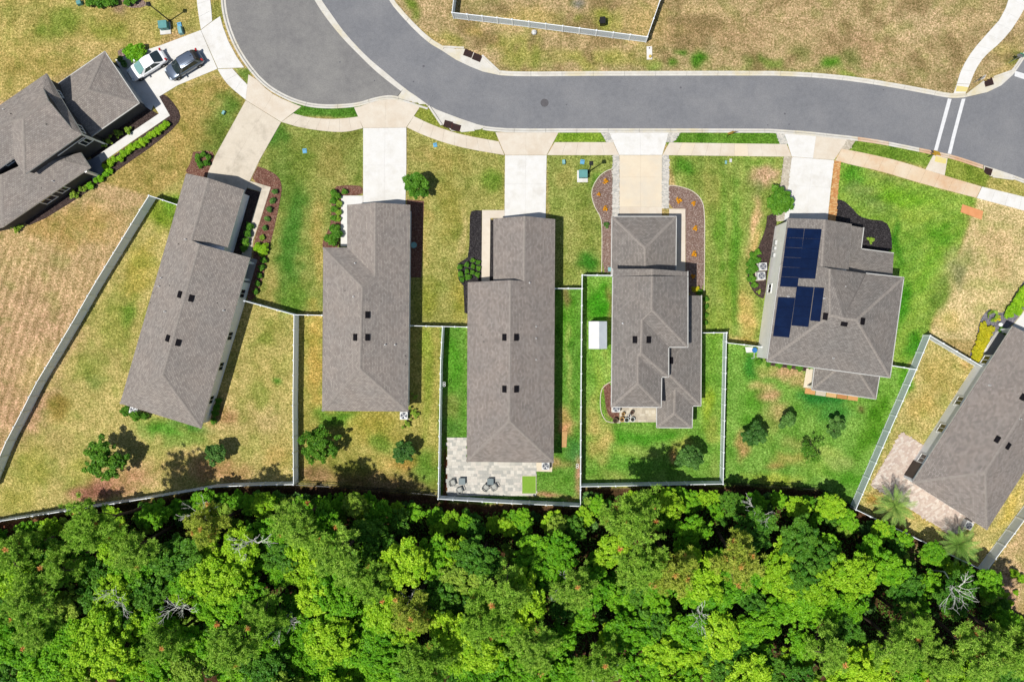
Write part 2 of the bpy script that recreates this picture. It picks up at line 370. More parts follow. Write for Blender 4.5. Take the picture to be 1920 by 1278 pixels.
REG = [
 ([(-200, -200), (422, -200), (425, 130), (300, 180), (200, 95), (0, 190), (-200, 250)], (196, 176, 100), 0),
 ([(-200, 190), (0, 190), (330, 300), (285, 372), (0, 880), (-200, 1000)], (203, 172, 120), 0),
 ([(295, 180), (470, 130), (470, 190), (390, 325), (345, 330), (325, 380), (150, 330)], (188, 164, 92), 1),
 ([(285, 372), (345, 330), (430, 480), (555, 590), (555, 912), (0, 980), (-20, 900)], (198, 182, 106), 0),
 ([(520, 225), (690, 235), (681, 350), (655, 470), (605, 592), (470, 565), (520, 400), (480, 320)], (150, 158, 76), 0),
 ([(553, 590), (830, 612), (825, 935), (553, 910)], (180, 170, 86), 0),
 ([(762, 215), (946, 285), (945, 400), (905, 400), (875, 612), (769, 612)], (172, 168, 88), 0),
 ([(1025, 285), (1152, 285), (1147, 517), (1092, 517), (1092, 541), (1038, 541)], (158, 166, 82), 0),
 ([(1038, 541), (1091, 541), (1088, 948), (825, 940), (829, 613), (880, 613), (880, 866), (1038, 866)], (106, 154, 54), 0),
 ([(1092, 515), (1150, 515), (1316, 625), (1363, 625), (1357, 908), (1090, 912)], (128, 172, 66), 0),
 ([(1250, 285), (1485, 290), (1440, 655), (1363, 625), (1310, 625), (1318, 545)], (156, 172, 80), 0),
 ([(1363, 640), (1430, 648), (1440, 680), (1680, 685), (1720, 692), (1605, 952), (1540, 919), (1357, 910)], (128, 174, 68), 0),
 ([(1560, 297), (1832, 372), (1815, 430), (1760, 560), (1742, 632), (1690, 700), (1560, 500)], (150, 182, 70), 0),
 ([(1832, 366), (2000, 410), (2000, 640), (1745, 635), (1762, 570), (1818, 430)], (226, 202, 140), 0),
 ([(1745, 629), (1900, 720), (1990, 900), (1849, 1074), (1608, 956)], (206, 188, 114), 0),
 ([(740, -200), (2100, -200), (2100, 60), (1920, 100), (1800, 180), (950, 140), (700, 0)], (198, 172, 120), 0),
 ([(1849, 1074), (1935, 960), (2100, 960), (2100, 1180), (1880, 1120)], (206, 178, 122), 0),
 ([(545, 192), (676, 190), (676, 224), (545, 216)], (86, 134, 40), 0), ([(774, 190), (835, 200), (935, 240), (935, 268), (770, 225)], (150, 158, 62), 0),
 ([(1035, 245), (1150, 245), (1150, 270), (1035, 270)], (136, 168, 50), 0), ([(1250, 245), (1480, 245), (1480, 272), (1250, 272)], (106, 150, 46), 0),
 ([(1590, 252), (1760, 284), (1760, 318), (1590, 285)], (132, 160, 58), 0), ([(1770, 290), (1860, 318), (1860, 355), (1765, 330)], (146, 160, 62), 0), ([(1858, 318), (1960, 350), (1960, 385), (1850, 352)], (196, 182, 100), 0),
 ([(398, 5), (420, 0), (420, 40), (398, 42)], (150, 150, 70), 0), ([(436, 128), (470, 128), (468, 162), (464, 160)], (120, 146, 60), 0),
 (FOREST, (96, 68, 46), 0),
]
for poly, c, hard in REG:
    k = inside(wx * .35 + GX * .65 if not hard else GX, wy * .35 + GY * .65 if not hard else GY, poly); C[k] = c
# patches of other grass: (x, y, rx, ry, degrees, colour, strength)
BL = [
 (110, 45, 70, 30, -20, (146, 158, 66), .8), (200, 55, 40, 22, 0, (160, 162, 70), .7), (300, 25, 50, 20, 0, (158, 160, 70), .6), (60, 110, 80, 40, 0, (190, 168, 92), .6), (150, 90, 70, 20, 0, (204, 180, 110), .6),
 (30, 20, 60, 20, 0, (182, 170, 92), .7), (350, 60, 30, 40, 20, (196, 176, 104), .6), (225, 20, 18, 10, 0, (176, 146, 110), .8), (320, 75, 40, 14, -25, (206, 170, 116), .7),
 (400, 250, 40, 90, 30, (130, 142, 62), .75), (430, 200, 30, 40, 30, (112, 140, 54), .7), (350, 260, 40, 60, 0, (196, 166, 92), .5),
 (60, 480, 90, 90, 0, (206, 176, 120), .6), (60, 620, 110, 110, 0, (204, 168, 122), .7), (160, 420, 80, 40, 0, (200, 168, 100), .7), (40, 760, 80, 90, 0, (204, 166, 120), .8), (90, 430, 80, 30, 30, (190, 158, 92), .6),
 (300, 400, 40, 30, 0, (146, 160, 58), .85), (320, 385, 20, 25, 0, (120, 156, 46), .8), (260, 510, 30, 80, 25, (182, 168, 76), .7), (220, 610, 40, 60, 20, (164, 166, 76), .6), (240, 590, 16, 20, 0, (120, 150, 52), .7),
 (170, 690, 40, 30, -30, (158, 162, 76), .8), (180, 715, 26, 18, 0, (132, 148, 66), .6), (110, 770, 30, 26, 0, (176, 156, 72), .6), (140, 800, 60, 40, 0, (206, 186, 112), .5), (60, 880, 40, 60, 20, (176, 172, 80), .7), (30, 940, 40, 30, 0, (184, 176, 84), .6),
 (310, 810, 70, 20, 14, (112, 160, 56), .85), (360, 800, 50, 12, 10, (84, 140, 48), .7), (340, 825, 70, 14, 0, (150, 170, 78), .6), (250, 900, 60, 36, -10, (222, 186, 128), .85), (330, 870, 60, 24, 0, (214, 182, 116), .7),
 (190, 920, 60, 22, -10, (180, 132, 104), .7), (430, 890, 60, 24, 0, (186, 152, 96), .6), (420, 780, 50, 40, 0, (210, 182, 118), .7), (500, 700, 40, 60, 0, (196, 180, 100), .5), (510, 620, 36, 30, 0, (170, 166, 82), .6), (520, 710, 12, 7, 0, (104, 150, 50), .9), (490, 750, 16, 26, 0, (150, 160, 70), .6), (520, 860, 30, 40, 0, (196, 166, 90), .5), (500, 790, 40, 24, 0, (214, 188, 124), .6),
 (550, 440, 26, 150, 4, (92, 136, 48), .85), (530, 330, 22, 80, 0, (118, 142, 58), .8), (575, 300, 40, 60, 0, (134, 148, 62), .7), (620, 300, 40, 60, 0, (166, 158, 82), .7), (600, 460, 16, 110, 0, (186, 166, 88), .7), (560, 560, 30, 30, 0, (104, 142, 46), .7), (500, 540, 14, 60, 10, (176, 164, 88), .7), (640, 340, 30, 30, 0, (178, 164, 92), .6), (520, 250, 26, 30, 0, (84, 132, 44), .7), (660, 260, 20, 30, 0, (140, 142, 66), .6),
 (590, 680, 18, 110, 0, (204, 172, 86), .7), (640, 785, 60, 22, 0, (116, 156, 52), .8), (700, 800, 50, 40, 0, (188, 172, 78), .7), (715, 830, 20, 30, -30, (124, 156, 58), .6), (800, 720, 16, 110, 0, (146, 160, 60), .7), (800, 640, 14, 40, 0, (150, 166, 60), .7), (760, 870, 50, 16, 0, (206, 164, 86), .7), (800, 880, 30, 40, 0, (110, 148, 50), .7), (600, 890, 40, 20, 0, (164, 128, 88), .7), (740, 910, 80, 14, 0, (150, 118, 88), .6), (660, 880, 60, 20, 0, (150, 150, 66), .6),
 (790, 420, 20, 80, 0, (196, 174, 98), .7), (850, 400, 30, 60, 0, (168, 160, 74), .6), (800, 560, 24, 50, 0, (150, 154, 58), .7), (860, 560, 20, 50, 0, (172, 160, 66), .6), (920, 340, 24, 26, 0, (128, 152, 56), .8), (840, 300, 50, 30, 20, (176, 160, 82), .6), (830, 350, 30, 24, 0, (158, 152, 70), .6), (790, 290, 30, 20, 0, (188, 168, 96), .5), (868, 440, 8, 60, 0, (208, 190, 118), .8),
 (1060, 330, 24, 30, 0, (156, 154, 76), .7), (1095, 420, 16, 80, 0, (150, 158, 72), .6), (1075, 440, 14, 60, 0, (178, 176, 96), .6), (1105, 490, 22, 22, 0, (84, 140, 44), .9), (1120, 340, 20, 22, 0, (108, 150, 50), .8), (1060, 510, 16, 20, 0, (158, 162, 76), .6),
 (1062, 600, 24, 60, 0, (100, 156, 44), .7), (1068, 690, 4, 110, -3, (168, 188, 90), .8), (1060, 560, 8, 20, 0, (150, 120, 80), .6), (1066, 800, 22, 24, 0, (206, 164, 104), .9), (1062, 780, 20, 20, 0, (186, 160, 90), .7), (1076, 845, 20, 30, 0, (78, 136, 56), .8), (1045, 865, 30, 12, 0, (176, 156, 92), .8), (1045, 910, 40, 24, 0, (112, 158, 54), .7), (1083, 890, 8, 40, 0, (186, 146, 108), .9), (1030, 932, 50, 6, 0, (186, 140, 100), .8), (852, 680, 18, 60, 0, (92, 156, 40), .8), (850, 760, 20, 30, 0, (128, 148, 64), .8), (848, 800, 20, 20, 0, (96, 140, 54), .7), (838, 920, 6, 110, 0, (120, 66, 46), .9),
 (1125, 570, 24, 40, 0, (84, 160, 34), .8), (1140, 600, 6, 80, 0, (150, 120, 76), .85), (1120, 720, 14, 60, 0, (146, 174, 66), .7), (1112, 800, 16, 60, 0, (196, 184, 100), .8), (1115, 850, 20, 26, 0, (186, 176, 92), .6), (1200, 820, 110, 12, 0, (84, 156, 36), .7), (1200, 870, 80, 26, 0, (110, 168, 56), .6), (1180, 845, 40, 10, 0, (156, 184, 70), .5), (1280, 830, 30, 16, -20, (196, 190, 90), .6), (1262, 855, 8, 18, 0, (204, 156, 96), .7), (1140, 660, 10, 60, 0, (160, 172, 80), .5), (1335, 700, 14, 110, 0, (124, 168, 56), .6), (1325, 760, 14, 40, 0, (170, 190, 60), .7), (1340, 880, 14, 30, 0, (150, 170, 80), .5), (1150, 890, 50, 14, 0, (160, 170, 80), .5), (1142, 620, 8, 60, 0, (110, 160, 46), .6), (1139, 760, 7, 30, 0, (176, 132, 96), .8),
 (1350, 420, 12, 130, 0, (116, 160, 52), .75), (1376, 480, 14, 160, 0, (106, 156, 46), .7), (1330, 350, 30, 60, 0, (168, 170, 84), .7), (1430, 330, 40, 30, 0, (206, 176, 126), .85), (1412, 420, 10, 60, 8, (226, 192, 130), .9), (1420, 350, 18, 22, 0, (150, 156, 90), .5), (1400, 590, 20, 60, 6, (214, 188, 108), .85), (1362, 560, 14, 60, 0, (146, 168, 62), .6), (1280, 310, 30, 16, 0, (104, 154, 48), .7), (1420, 300, 40, 10, 0, (126, 162, 56), .6), (1340, 600, 20, 30, 0, (140, 164, 60), .6), (1410, 640, 30, 8, 0, (206, 178, 92), .7), (1420, 455, 8, 40, 20, (214, 180, 110), .8),
 (1410, 760, 30, 60, 0, (106, 166, 48), .6), (1470, 700, 60, 16, 8, (196, 170, 112), .85), (1440, 690, 24, 14, 0, (160, 170, 80), .6), (1455, 780, 26, 30, 20, (206, 178, 116), .75), (1395, 840, 14, 34, 0, (198, 160, 100), .7), (1490, 830, 30, 14, 0, (170, 176, 90), .6), (1540, 750, 60, 22, 6, (66, 140, 56), .8), (1560, 780, 40, 24, 0, (84, 150, 60), .6), (1450, 900, 60, 14, 0, (176, 186, 70), .7), (1460, 870, 20, 10, 0, (168, 140, 76), .7), (1560, 850, 34, 16, 10, (160, 186, 84), .8), (1540, 880, 40, 20, 0, (146, 182, 70), .6), (1640, 790, 26, 90, 24, (94, 148, 36), .8), (1590, 900, 50, 14, 20, (96, 160, 40), .6), (1609, 766, 8, 8, 0, (120, 118, 60), .9), (1700, 710, 14, 24, 0, (94, 160, 36), .7), (1440, 800, 24, 40, 0, (140, 172, 70), .5), (1405, 690, 14, 26, 0, (76, 146, 48), .8), (1425, 720, 30, 10, 0, (196, 176, 108), .7),
 (1640, 380, 50, 24, 20, (118, 150, 62), .7), (1600, 330, 30, 30, 0, (94, 158, 40), .7), (1700, 370, 60, 20, 14, (130, 180, 46), .7), (1720, 400, 40, 16, 10, (160, 186, 70), .7), (1760, 440, 40, 30, 0, (100, 160, 36), .6), (1700, 480, 30, 50, 0, (126, 170, 58), .7), (1690, 560, 20, 60, 10, (84, 154, 34), .8), (1740, 500, 20, 60, 18, (116, 168, 44), .6), (1790, 500, 26, 50, 20, (168, 170, 100), .8), (1760, 560, 20, 50, 25, (128, 154, 62), .8), (1795, 520, 14, 30, 0, (154, 150, 100), .6), (1620, 355, 40, 12, 10, (150, 168, 84), .6), (1820, 400, 10, 30, 10, (150, 160, 70), .7), (1715, 650, 20, 30, 20, (84, 150, 36), .8), (1680, 450, 8, 50, 0, (70, 136, 30), .6),
 (1870, 450, 50, 40, 0, (220, 190, 132), .6), (1850, 540, 40, 50, 20, (232, 208, 142), .7), (1880, 500, 30, 30, 0, (214, 184, 124), .5), (1780, 600, 30, 26, 0, (226, 200, 124), .7), (1760, 700, 40, 40, 30, (196, 174, 92), .5), (1730, 760, 26, 40, 30, (204, 178, 96), .6), (1815, 690, 20, 14, 30, (224, 184, 118), .8), (1740, 960, 40, 30, 30, (206, 180, 96), .7), (1640, 935, 20, 16, 0, (206, 164, 84), .9), (1890, 950, 12, 60, 35, (220, 194, 100), .8), (1780, 985, 20, 14, 0, (220, 184, 112), .7),
 (1300, 60, 80, 40, 0, (186, 156, 106), .7), (1400, 60, 60, 40, 0, (190, 160, 112), .6), (1500, 30, 90, 40, 0, (206, 176, 126), .7), (1600, 90, 80, 40, 0, (190, 158, 112), .7), (1700, 40, 80, 50, 0, (212, 184, 134), .6), (1650, 130, 60, 20, 12, (204, 176, 126), .6), (1280, 95, 12, 12, 0, (96, 138, 44), .95), (1310, 110, 18, 16, 0, (104, 146, 48), .9), (1260, 118, 12, 10, 0, (110, 150, 50), .9), (1225, 120, 20, 12, 0, (146, 164, 72), .7), (1420, 112, 30, 18, 0, (112, 136, 54), .85), (1450, 120, 20, 14, 0, (126, 146, 60), .7), (1560, 120, 26, 16, 0, (104, 142, 46), .95), (1595, 110, 22, 30, 0, (150, 146, 84), .8), (1500, 95, 24, 24, 0, (156, 148, 88), .8), (1610, 150, 60, 8, 10, (140, 158, 64), .8), (1200, 40, 60, 50, 0, (200, 174, 108), .6), (1100, 110, 120, 20, 0, (176, 168, 88), .8), (980, 100, 60, 40, 20, (176, 170, 88), .8), (1000, 30, 60, 30, 0, (204, 180, 106), .6), (1130, 40, 36, 30, 0, (172, 170, 80), .8), (1090, 35, 18, 10, 0, (140, 152, 56), .7), (900, 70, 50, 16, 30, (186, 160, 92), .7), (770, 15, 24, 12, 40, (130, 150, 56), .8), (850, 75, 40, 14, 30, (166, 160, 80), .7), (1440, 130, 400, 6, 0, (160, 160, 90), .5), (1890, 100, 30, 30, 0, (196, 176, 104), .6), (1900, 110, 12, 16, 0, (120, 140, 50), .8), (1810, 120, 26, 14, -40, (190, 166, 104), .6), (1330, 90, 16, 20, 0, (190, 170, 120), .5), (1085, 5, 16, 10, 0, (166, 156, 136), .8), (1310, 15, 50, 20, 0, (204, 178, 120), .6),
 (215, 905, 70, 26, -12, (206, 158, 112), .8), (170, 925, 50, 18, -10, (170, 118, 92), .8), (400, 880, 50, 30, 0, (190, 150, 98), .7), (430, 775, 24, 14, 20, (190, 148, 98), .7), (110, 760, 24, 20, 0, (160, 138, 66), .7), (60, 700, 30, 60, 20, (206, 180, 116), .6), (500, 640, 26, 20, 0, (146, 154, 66), .8), (480, 730, 20, 24, 0, (150, 156, 70), .7), (150, 880, 26, 40, 0, (180, 176, 84), .7), (300, 560, 20, 60, 20, (150, 150, 60), .7), (700, 900, 90, 20, 0, (160, 132, 80), .7), (760, 700, 6, 60, 0, (180, 176, 90), .6), (1130, 830, 20, 50, 0, (196, 182, 98), .8), (1300, 690, 10, 50, 0, (150, 170, 70), .6), (1340, 800, 14, 40, 0, (176, 184, 84), .7), (1210, 845, 40, 12, 10, (150, 176, 80), .7), (1500, 720, 40, 14, 6, (188, 170, 104), .8), (1440, 740, 24, 16, 0, (196, 168, 110), .8), (1580, 870, 30, 20, 0, (160, 182, 90), .7), (1480, 860, 40, 16, 0, (176, 172, 84), .7), (1660, 330, 40, 10, 15, (160, 176, 84), .6), (1600, 350, 24, 16, 0, (128, 158, 70), .7), (420, 990, 80, 20, 0, (120, 84, 60), .5), (1890, 1090, 30, 30, 0, (196, 160, 126), .6), (40, 985, 60, 14, -6, (170, 104, 80), .8), (1720, 1040, 30, 20, 30, (190, 160, 120), .6), (1880, 1130, 40, 30, 0, (210, 166, 128), .7),
]
nz = fbm(GX, GY, 16, 31, 4) - .5
for bx, by, rx, ry, an, c, s in BL:
    ca, sa = math.cos(math.radians(an)), math.sin(math.radians(an))
    dx, dy = wx - bx, wy - by
    u = (dx * ca + dy * sa) / rx; v = (-dx * sa + dy * ca) / ry
    f = np.clip(1.25 - np.sqrt(u * u + v * v) + nz * .9, 0, 1); f = f * f * (3 - 2 * f) * s
    C = C + (np.array(c) - C) * np.minimum(f * 1.0, 1)[..., None] * 1.35
# mower stripes and broad drifts
st1 = np.sin((GX + .30 * GY + (fbm(GX, GY, 60, 51) - .5) * 18) / 17 * 2 * math.pi) * inside(GX, GY, REG[1][0]) * np.clip((GY - 380) / 120, 0, 1)
C += st1[..., None] * np.array((34, 28, 28)) * (.3 + fbm(GX, GY, 50, 52)[..., None])
st2 = np.sin((GX * .5 + GY) / 24 * 2 * math.pi) * inside(GX, GY, REG[12][0]); C += st2[..., None] * np.array((7, 5, 2))
st3 = np.sin(GX / 22 * 2 * math.pi) * inside(GX, GY, REG[10][0]); C += st3[..., None] * np.array((7, 4, 3))
dr = (fbm(GX, GY, 60, 61) - .5)[..., None]; C += dr * np.array((24, 19, 15))
dr = (fbm(GX, GY, 14, 66, 3) - .5)[..., None]; C += dr * np.array((50, 38, 36))
dr = (vnoise(GX, GY, 6.5, 67) - .5)[..., None]; C += dr * np.array((36, 30, 28))
wd = np.clip((fbm(GX, GY, 22, 81, 4) - .56) * 9, 0, 1)[..., None] * .5; C = C * (1 - wd) + (C * np.array((.80, .90, .72))) * wd      # weedy tufts
dk = np.clip((fbm(GX, GY, 34, 91, 4) - .54) * 8, 0, 1) * inside(wx, wy, REG[15][0]); dk = dk[..., None] * .8; C = C * (1 - dk) + np.array((152, 130, 84)) * dk
for _ in range(2):      # soften lot borders a little
    C[1:-1, 1:-1] = (C[1:-1, 1:-1] * 2 + C[:-2, 1:-1] + C[2:, 1:-1] + C[1:-1, :-2] + C[1:-1, 2:]) / 6
C = np.clip(C * np.array((1.02, 1.03, 1.10)), 8, 252)
L = C / 255.0; L = np.where(L <= .04045, L / 12.92, ((L + .055) / 1.055) ** 2.4) / (KD * .93)
V = np.zeros(GX.shape + (3,)); V[..., 0] = (GX - NX) * S; V[..., 1] = (NY - GY) * S
hw = [offset_line(wl(sm(NORTH)), -.27), offset_line(wl(sm(SOUTH)), .27), offset_line(wl(sm(CUL)), .27)]
hp = [[(NX + p.x / S, NY - p.y / S) for p in q] for q in hw]
low = inside(GX, GY, sm(VALLEY_R) + hp[1] + [(2000, 330), (2000, 40)] + hp[0][::-1]) | inside(GX, GY, hp[2] + [(800, 196), (600, -100), (450, -120)]) | inside(GX, GY, valley_poly)
for pl in ([(829, 97), (830, 90), (871, 92), (904, 105), (936, 136), (936, 142), (880, 126)], [(805, 196), (829, 234), (846, 244), (863, 245), (890, 242.5), (906, 240.5), (906, 233), (860, 218)], [(1811, 184), (1811, 179), (1845, 154), (1860, 147), (1902, 132), (1900, 142), (1878, 162), (1852, 174)], [(1846, 308), (1845, 323), (1860, 330), (1880, 333), (1900, 335), (1901, 326), (1865, 314)]): low |= inside(GX, GY, pl)
V[..., 2] = np.where(low, -.3, (fbm(GX, GY, 80, 71) - .5) * .04 - .005)
ny, nx = GX.shape
idx = np.arange(nx * ny).reshape(ny, nx)
F = np.stack([idx[:-1, :-1], idx[1:, :-1], idx[1:, 1:], idx[:-1, 1:]], -1).reshape(-1, 4)
m, t, b = nmat('lawn_grass'); b.inputs['Roughness'].default_value = .95; b.inputs['Specular IOR Level'].default_value = .1
at = N(t, 'ShaderNodeAttribute', attribute_name='grass'); co = objco(t)
g1 = noise(t, co, 4.2, 3, .75, .40, .60); g2 = noise(t, co, 1.7, 4, .7, .34, .66); g3 = noise(t, co, 2.7, 3, .7, .575, .63); g4 = noise(t, co, 7.5, 2, .6, .42, .58)
c = at.outputs['Color']
c = mixc(t, g1, mixc(t, 1.0, c, (.62, .64, .52, 1), 'MULTIPLY'), mixc(t, 1.0, c, (1.30, 1.27, 1.36, 1), 'MULTIPLY'))
c = mixc(t, g4, mixc(t, 1.0, c, (.72, .74, .64, 1), 'MULTIPLY'), mixc(t, 1.0, c, (1.22, 1.20, 1.26, 1), 'MULTIPLY'))
c = mixc(t, g2, mixc(t, 1.0, c, (.82, .87, .76, 1), 'MULTIPLY'), mixc(t, 1.0, c, (1.16, 1.10, 1.14, 1), 'MULTIPLY'))
c = mixc(t, g3, c, mixc(t, 1.0, c, (.64, .67, .52, 1), 'MULTIPLY'))
t.links.new(c, b.inputs['Base Color']); bump(t, b, g1, .55, .09)
M['lawn'] = m
me = npmesh('ground', V.reshape(-1, 3), F, m, smooth=True)
ca_ = me.color_attributes.new('grass', 'FLOAT_COLOR', 'POINT')
ca_.data.foreach_set('color', np.concatenate([L.reshape(-1, 3), np.ones((nx * ny, 1))], 1).astype(np.float32).ravel())
ground = link('ground', me); tag(ground, kind='structure')
# land beyond, to the horizon
far = surf('far_grass', A(170, 158, 90), A(120, 140, 60), .05, .95, A(150, 130, 90), .01)
q = MB(); X0, X1, Y1, Y0 = V[0, 0, 0], V[0, -1, 0], V[0, 0, 1], V[-1, 0, 1]
for a in ((-900, 900, Y1, 900), (-900, 900, -900, Y0), (-900, X0, Y0, Y1), (X1, 900, Y0, Y1)):
    q.add([(a[0], a[2], -.02), (a[1], a[2], -.02), (a[1], a[3], -.02), (a[0], a[3], -.02)], [(0, 1, 2, 3)])
tag(q.build('ground_beyond', far), kind='structure')

def sheet(name, poly, z, mat, parent=None, kind='structure'):
    q = MB(); q.prism(pxs(poly), z - .12, z, bottom=False); o = q.build(name, mat, parent)
    if parent is None: tag(o, kind=kind)
    return o
road = sheet('road', road_poly, ZR, M['asphalt'])
cul = sheet('cul_de_sac', cul_poly, ZR + .001, M['asphalt_old'])
valley = empty('valley_gutter', P(680, 110, ZR), kind='structure')
vr = resample([Vector((x, y)) for x, y in sm(VALLEY_R)[:-1]], 62); vl = resample([Vector((x, y)) for x, y in [(748, 176)] + sm(VALLEY_L)[1:]][::-1], 62)
n_ = min(len(vr), len(vl)); vr = resample(vr, 1e9)[:0] or vr
def even(pts, n):
    p = [Vector(q) for q in pts]; L_ = [0]
    for i in range(len(p) - 1): L_.append(L_[-1] + (p[i + 1] - p[i]).length)
    out = []
    for k in range(n + 1):
        d = L_[-1] * k / n; j = max(0, min(len(p) - 2, int(np.searchsorted(L_, d)) - 1))
        out.append(p[j].lerp(p[j + 1], (d - L_[j]) / max(1e-9, L_[j + 1] - L_[j])))
    return out
def slabs(name, left, right, n, z0, z1, mat, parent, gap=.02, mats=None):
    """n separate slabs between two pixel polylines"""
    a = even([Vector(p) for p in left], n); b = even([Vector(p) for p in right], n)
    # finer sampling for curved slabs
    K = 4; a = even([Vector(p) for p in left], n * K); b = even([Vector(p) for p in right], n * K)
    for i in range(n):
        la = [P(*a[i * K + k]).to_2d() for k in range(K + 1)]; lb = [P(*b[i * K + k]).to_2d() for k in range(K + 1)]
        for l in (la, lb):
            d0 = (l[1] - l[0]); d1 = (l[-1] - l[-2])
            if d0.length > gap: l[0] = l[0] + d0.normalized() * gap / 2
            if d1.length > gap: l[-1] = l[-1] - d1.normalized() * gap / 2
        q = MB(); q.prism([tuple(p) for p in la] + [tuple(p) for p in lb[::-1]], z0, z1)
        q.build(name, mats(i) if mats else mat, parent)
slabs('slab', sm(VALLEY_L)[::-1], sm(VALLEY_R)[:-2] + [(757, 165)], 7, -.25, ZR + .012, M['kerb'], valley)
q = MB(); q.prism(pxs([(757, 165), (752.5, 171.5), (746, 180.5), (768, 186), (788, 193), (804.5, 198), (780, 180)]), -.25, ZR + .012); q.build('slab', M['kerb'], valley)

# dark patches, spots and tyre scuffs worn into the asphalt
stain = surf('asphalt_stain', A(118, 117, 122), A(108, 107, 112), 3, .9, grain=(9, .1))
for x, y, r in ((794, 124, 2.4), (775, 153, 1.6), (1276.5, 164, 2.0), (1062, 196, 1.3), (1472, 213, 1.8), (1480, 233, 1.5), (637, 116, 1.4), (702, 151, 1.4), (811, 180, 1.2), (1657, 168, 1.3), (1440, 234, 1.4)):
    p = P(x, y); q = MB(); q.lathe([(r * S, 0), (r * S * .7, .004)], (p.x, p.y, ZR + .002), 9); q.build('oil_spot', stain, road if x > 760 else cul)
for pts in ([(1778, 184.6), (1785, 185.4), (1775, 222), (1766, 254), (1758.5, 282.6), (1752, 281.2), (1761, 248), (1769.5, 216)], [(1804, 185.2), (1811, 184.6), (1801, 222), (1792, 256), (1784, 289), (1777.5, 287.6), (1786, 253), (1795, 219)],):
    q = MB(); q.prism(pxs(pts), ZR - .02, ZR + .005); q.build('crosswalk_line', M['paint'], road)
q = MB(); q.prism(pxs([(1904, 132.5), (1945, 145), (1944, 156), (1903, 142.5)]), ZR - .02, ZR + .005); q.build('stop_line', M['paint'], road)
mh = empty('manhole_cover', P(1021, 193, ZR), label='round iron manhole cover set in the asphalt road', cat='manhole')
q = MB(); q.lathe([(.46, 0), (.46, .006), (.42, .010)], n=24); link('rim', q.mesh('rim', M['manhole']), mh)
q = MB(); q.lathe([(.40, 0), (.40, .012), (.0, .014)], n=20)
for k in range(-3, 4): q.box((k * .11, 0, .017), (.03, .6 * math.cos(k * .35), .006))
link('lid', q.mesh('lid', surf('lid_iron', A(112, 109, 112), A(94, 92, 95), 12, .7)), mh)

# ---- kerbs: separate cast pieces with joints, gutter pan then a rounded rise
kerb = empty('kerb', P(1000, 190, 0), kind='structure')
def kerb_run(line, side, step=3.6, rust=()):
    pts = resample(wl(sm(line)), .45); off = lambda d: offset_line(pts, d * side)
    prof = [(0, ZR - .1), (0, ZR + .008), (.20, ZR + .02), (.29, .05), (.34, .062), (.50, .062), (.50, -.2)]
    rows = [off(d) for d, z in prof]; n = len(pts); i = 0
    while i < n - 1:
        j = min(n - 1, i + 8)
        if n - 1 - j < 3: j = n - 1
        vs_, fs = [], []
        for k in range(i, j + 1):
            for r_, (d, z) in zip(rows, prof):
                a = r_[k].copy()
                if k == i: a += (r_[k + 1] - r_[k]).normalized() * .012
                if k == j: a -= (r_[k] - r_[k - 1]).normalized() * .012
                vs_.append((a.x, a.y, z))
        np_ = len(prof)
        for k in range(j - i):
            for s_ in range(np_ - 1):
                f = (k * np_ + s_, k * np_ + s_ + 1, (k + 1) * np_ + s_ + 1, (k + 1) * np_ + s_)
                fs.append(f if side > 0 else f[::-1])
        fs.append(tuple(range(np_)) if side < 0 else tuple(range(np_ - 1, -1, -1))); fs.append(tuple(range((j - i) * np_, (j - i + 1) * np_))[::1 if side > 0 else -1])
        mid = pts[(i + j) // 2]; px = NX + mid.x / S
        q = MB(); q.add(vs_, fs); o = q.build('kerb_piece', M['kerb_rust'] if any(a < px < b_ for a, b_ in rust) else M['kerb'], kerb)
        i = j
def cut(line, a, b):
    return [p for p in line if a <= p[0] <= b]
kerb_run([p for p in NORTH if p[0] <= 829], -1)
kerb_run([(937, 140.8)] + [p for p in NORTH if 937 < p[0] <= 1811] + [(1811, 182.3)], -1)
kerb_run([(1903, 136), (1910, 127), (1925, 104), (1960, 50)], -1)
kerb_run([(906, 235.5), (920, 238)] + [p for p in SOUTH if 920 < p[0] <= 1840] + [(1845, 309.3)], 1, rust=((1610, 1660), (1730, 1845)))
kerb_run([(1901, 328)] + [p for p in SOUTH if p[0] > 1901], 1)
kerb_run(CUL + [(768, 186), (788, 193), (804, 198)], 1)

# ---- storm inlets
def inlet(poly, grates, label):
    c = P(sum(p[0] for p in poly) / len(poly), sum(p[1] for p in poly) / len(poly))
    e = empty('storm_inlet', (c.x, c.y, 0), label=label, cat='storm drain', group='storm inlets along the kerb')
    q = MB(); q.prism(pxs(poly), -.3, ZR + .02); q.build('apron', M['kerb'], e)
    for gx_, gy_, w_, h_, an in grates:
        p = P(gx_, gy_); q = MB(); a = math.radians(an)
        q.box((p.x, p.y, ZR + .03), (w_ * S, h_ * S, .03), a, 1)
        ca, sa = math.cos(a), math.sin(a)
        for k in range(5):
            o_ = (k - 2) * h_ * S / 5.2
            q.box((p.x - sa * o_, p.y + ca * o_, ZR + .06), (w_ * S * .94, h_ * S * .09, .03), a, 0)
        for s_ in (-1, 1): q.box((p.x + ca * s_ * w_ * S * .48, p.y + sa * s_ * w_ * S * .48, ZR + .062), (.07, h_ * S, .04), a, 0)
        q.build('grate', [M['iron'], M['dark']], e)
    # low wall kerb along the back edge
    return e
def backkerb(e, pts, w_=.22):
    pw = wl(pts); 
    for i in range(len(pw) - 1):
        a, b_ = pw[i], pw[i + 1]; d = (b_ - a); c = (a + b_) / 2
        q = MB(); q.box((c.x, c.y, -.02), (d.length - .01, w_, .18), math.atan2(d.y, d.x)); q.build('back_kerb', M['kerb'], e)
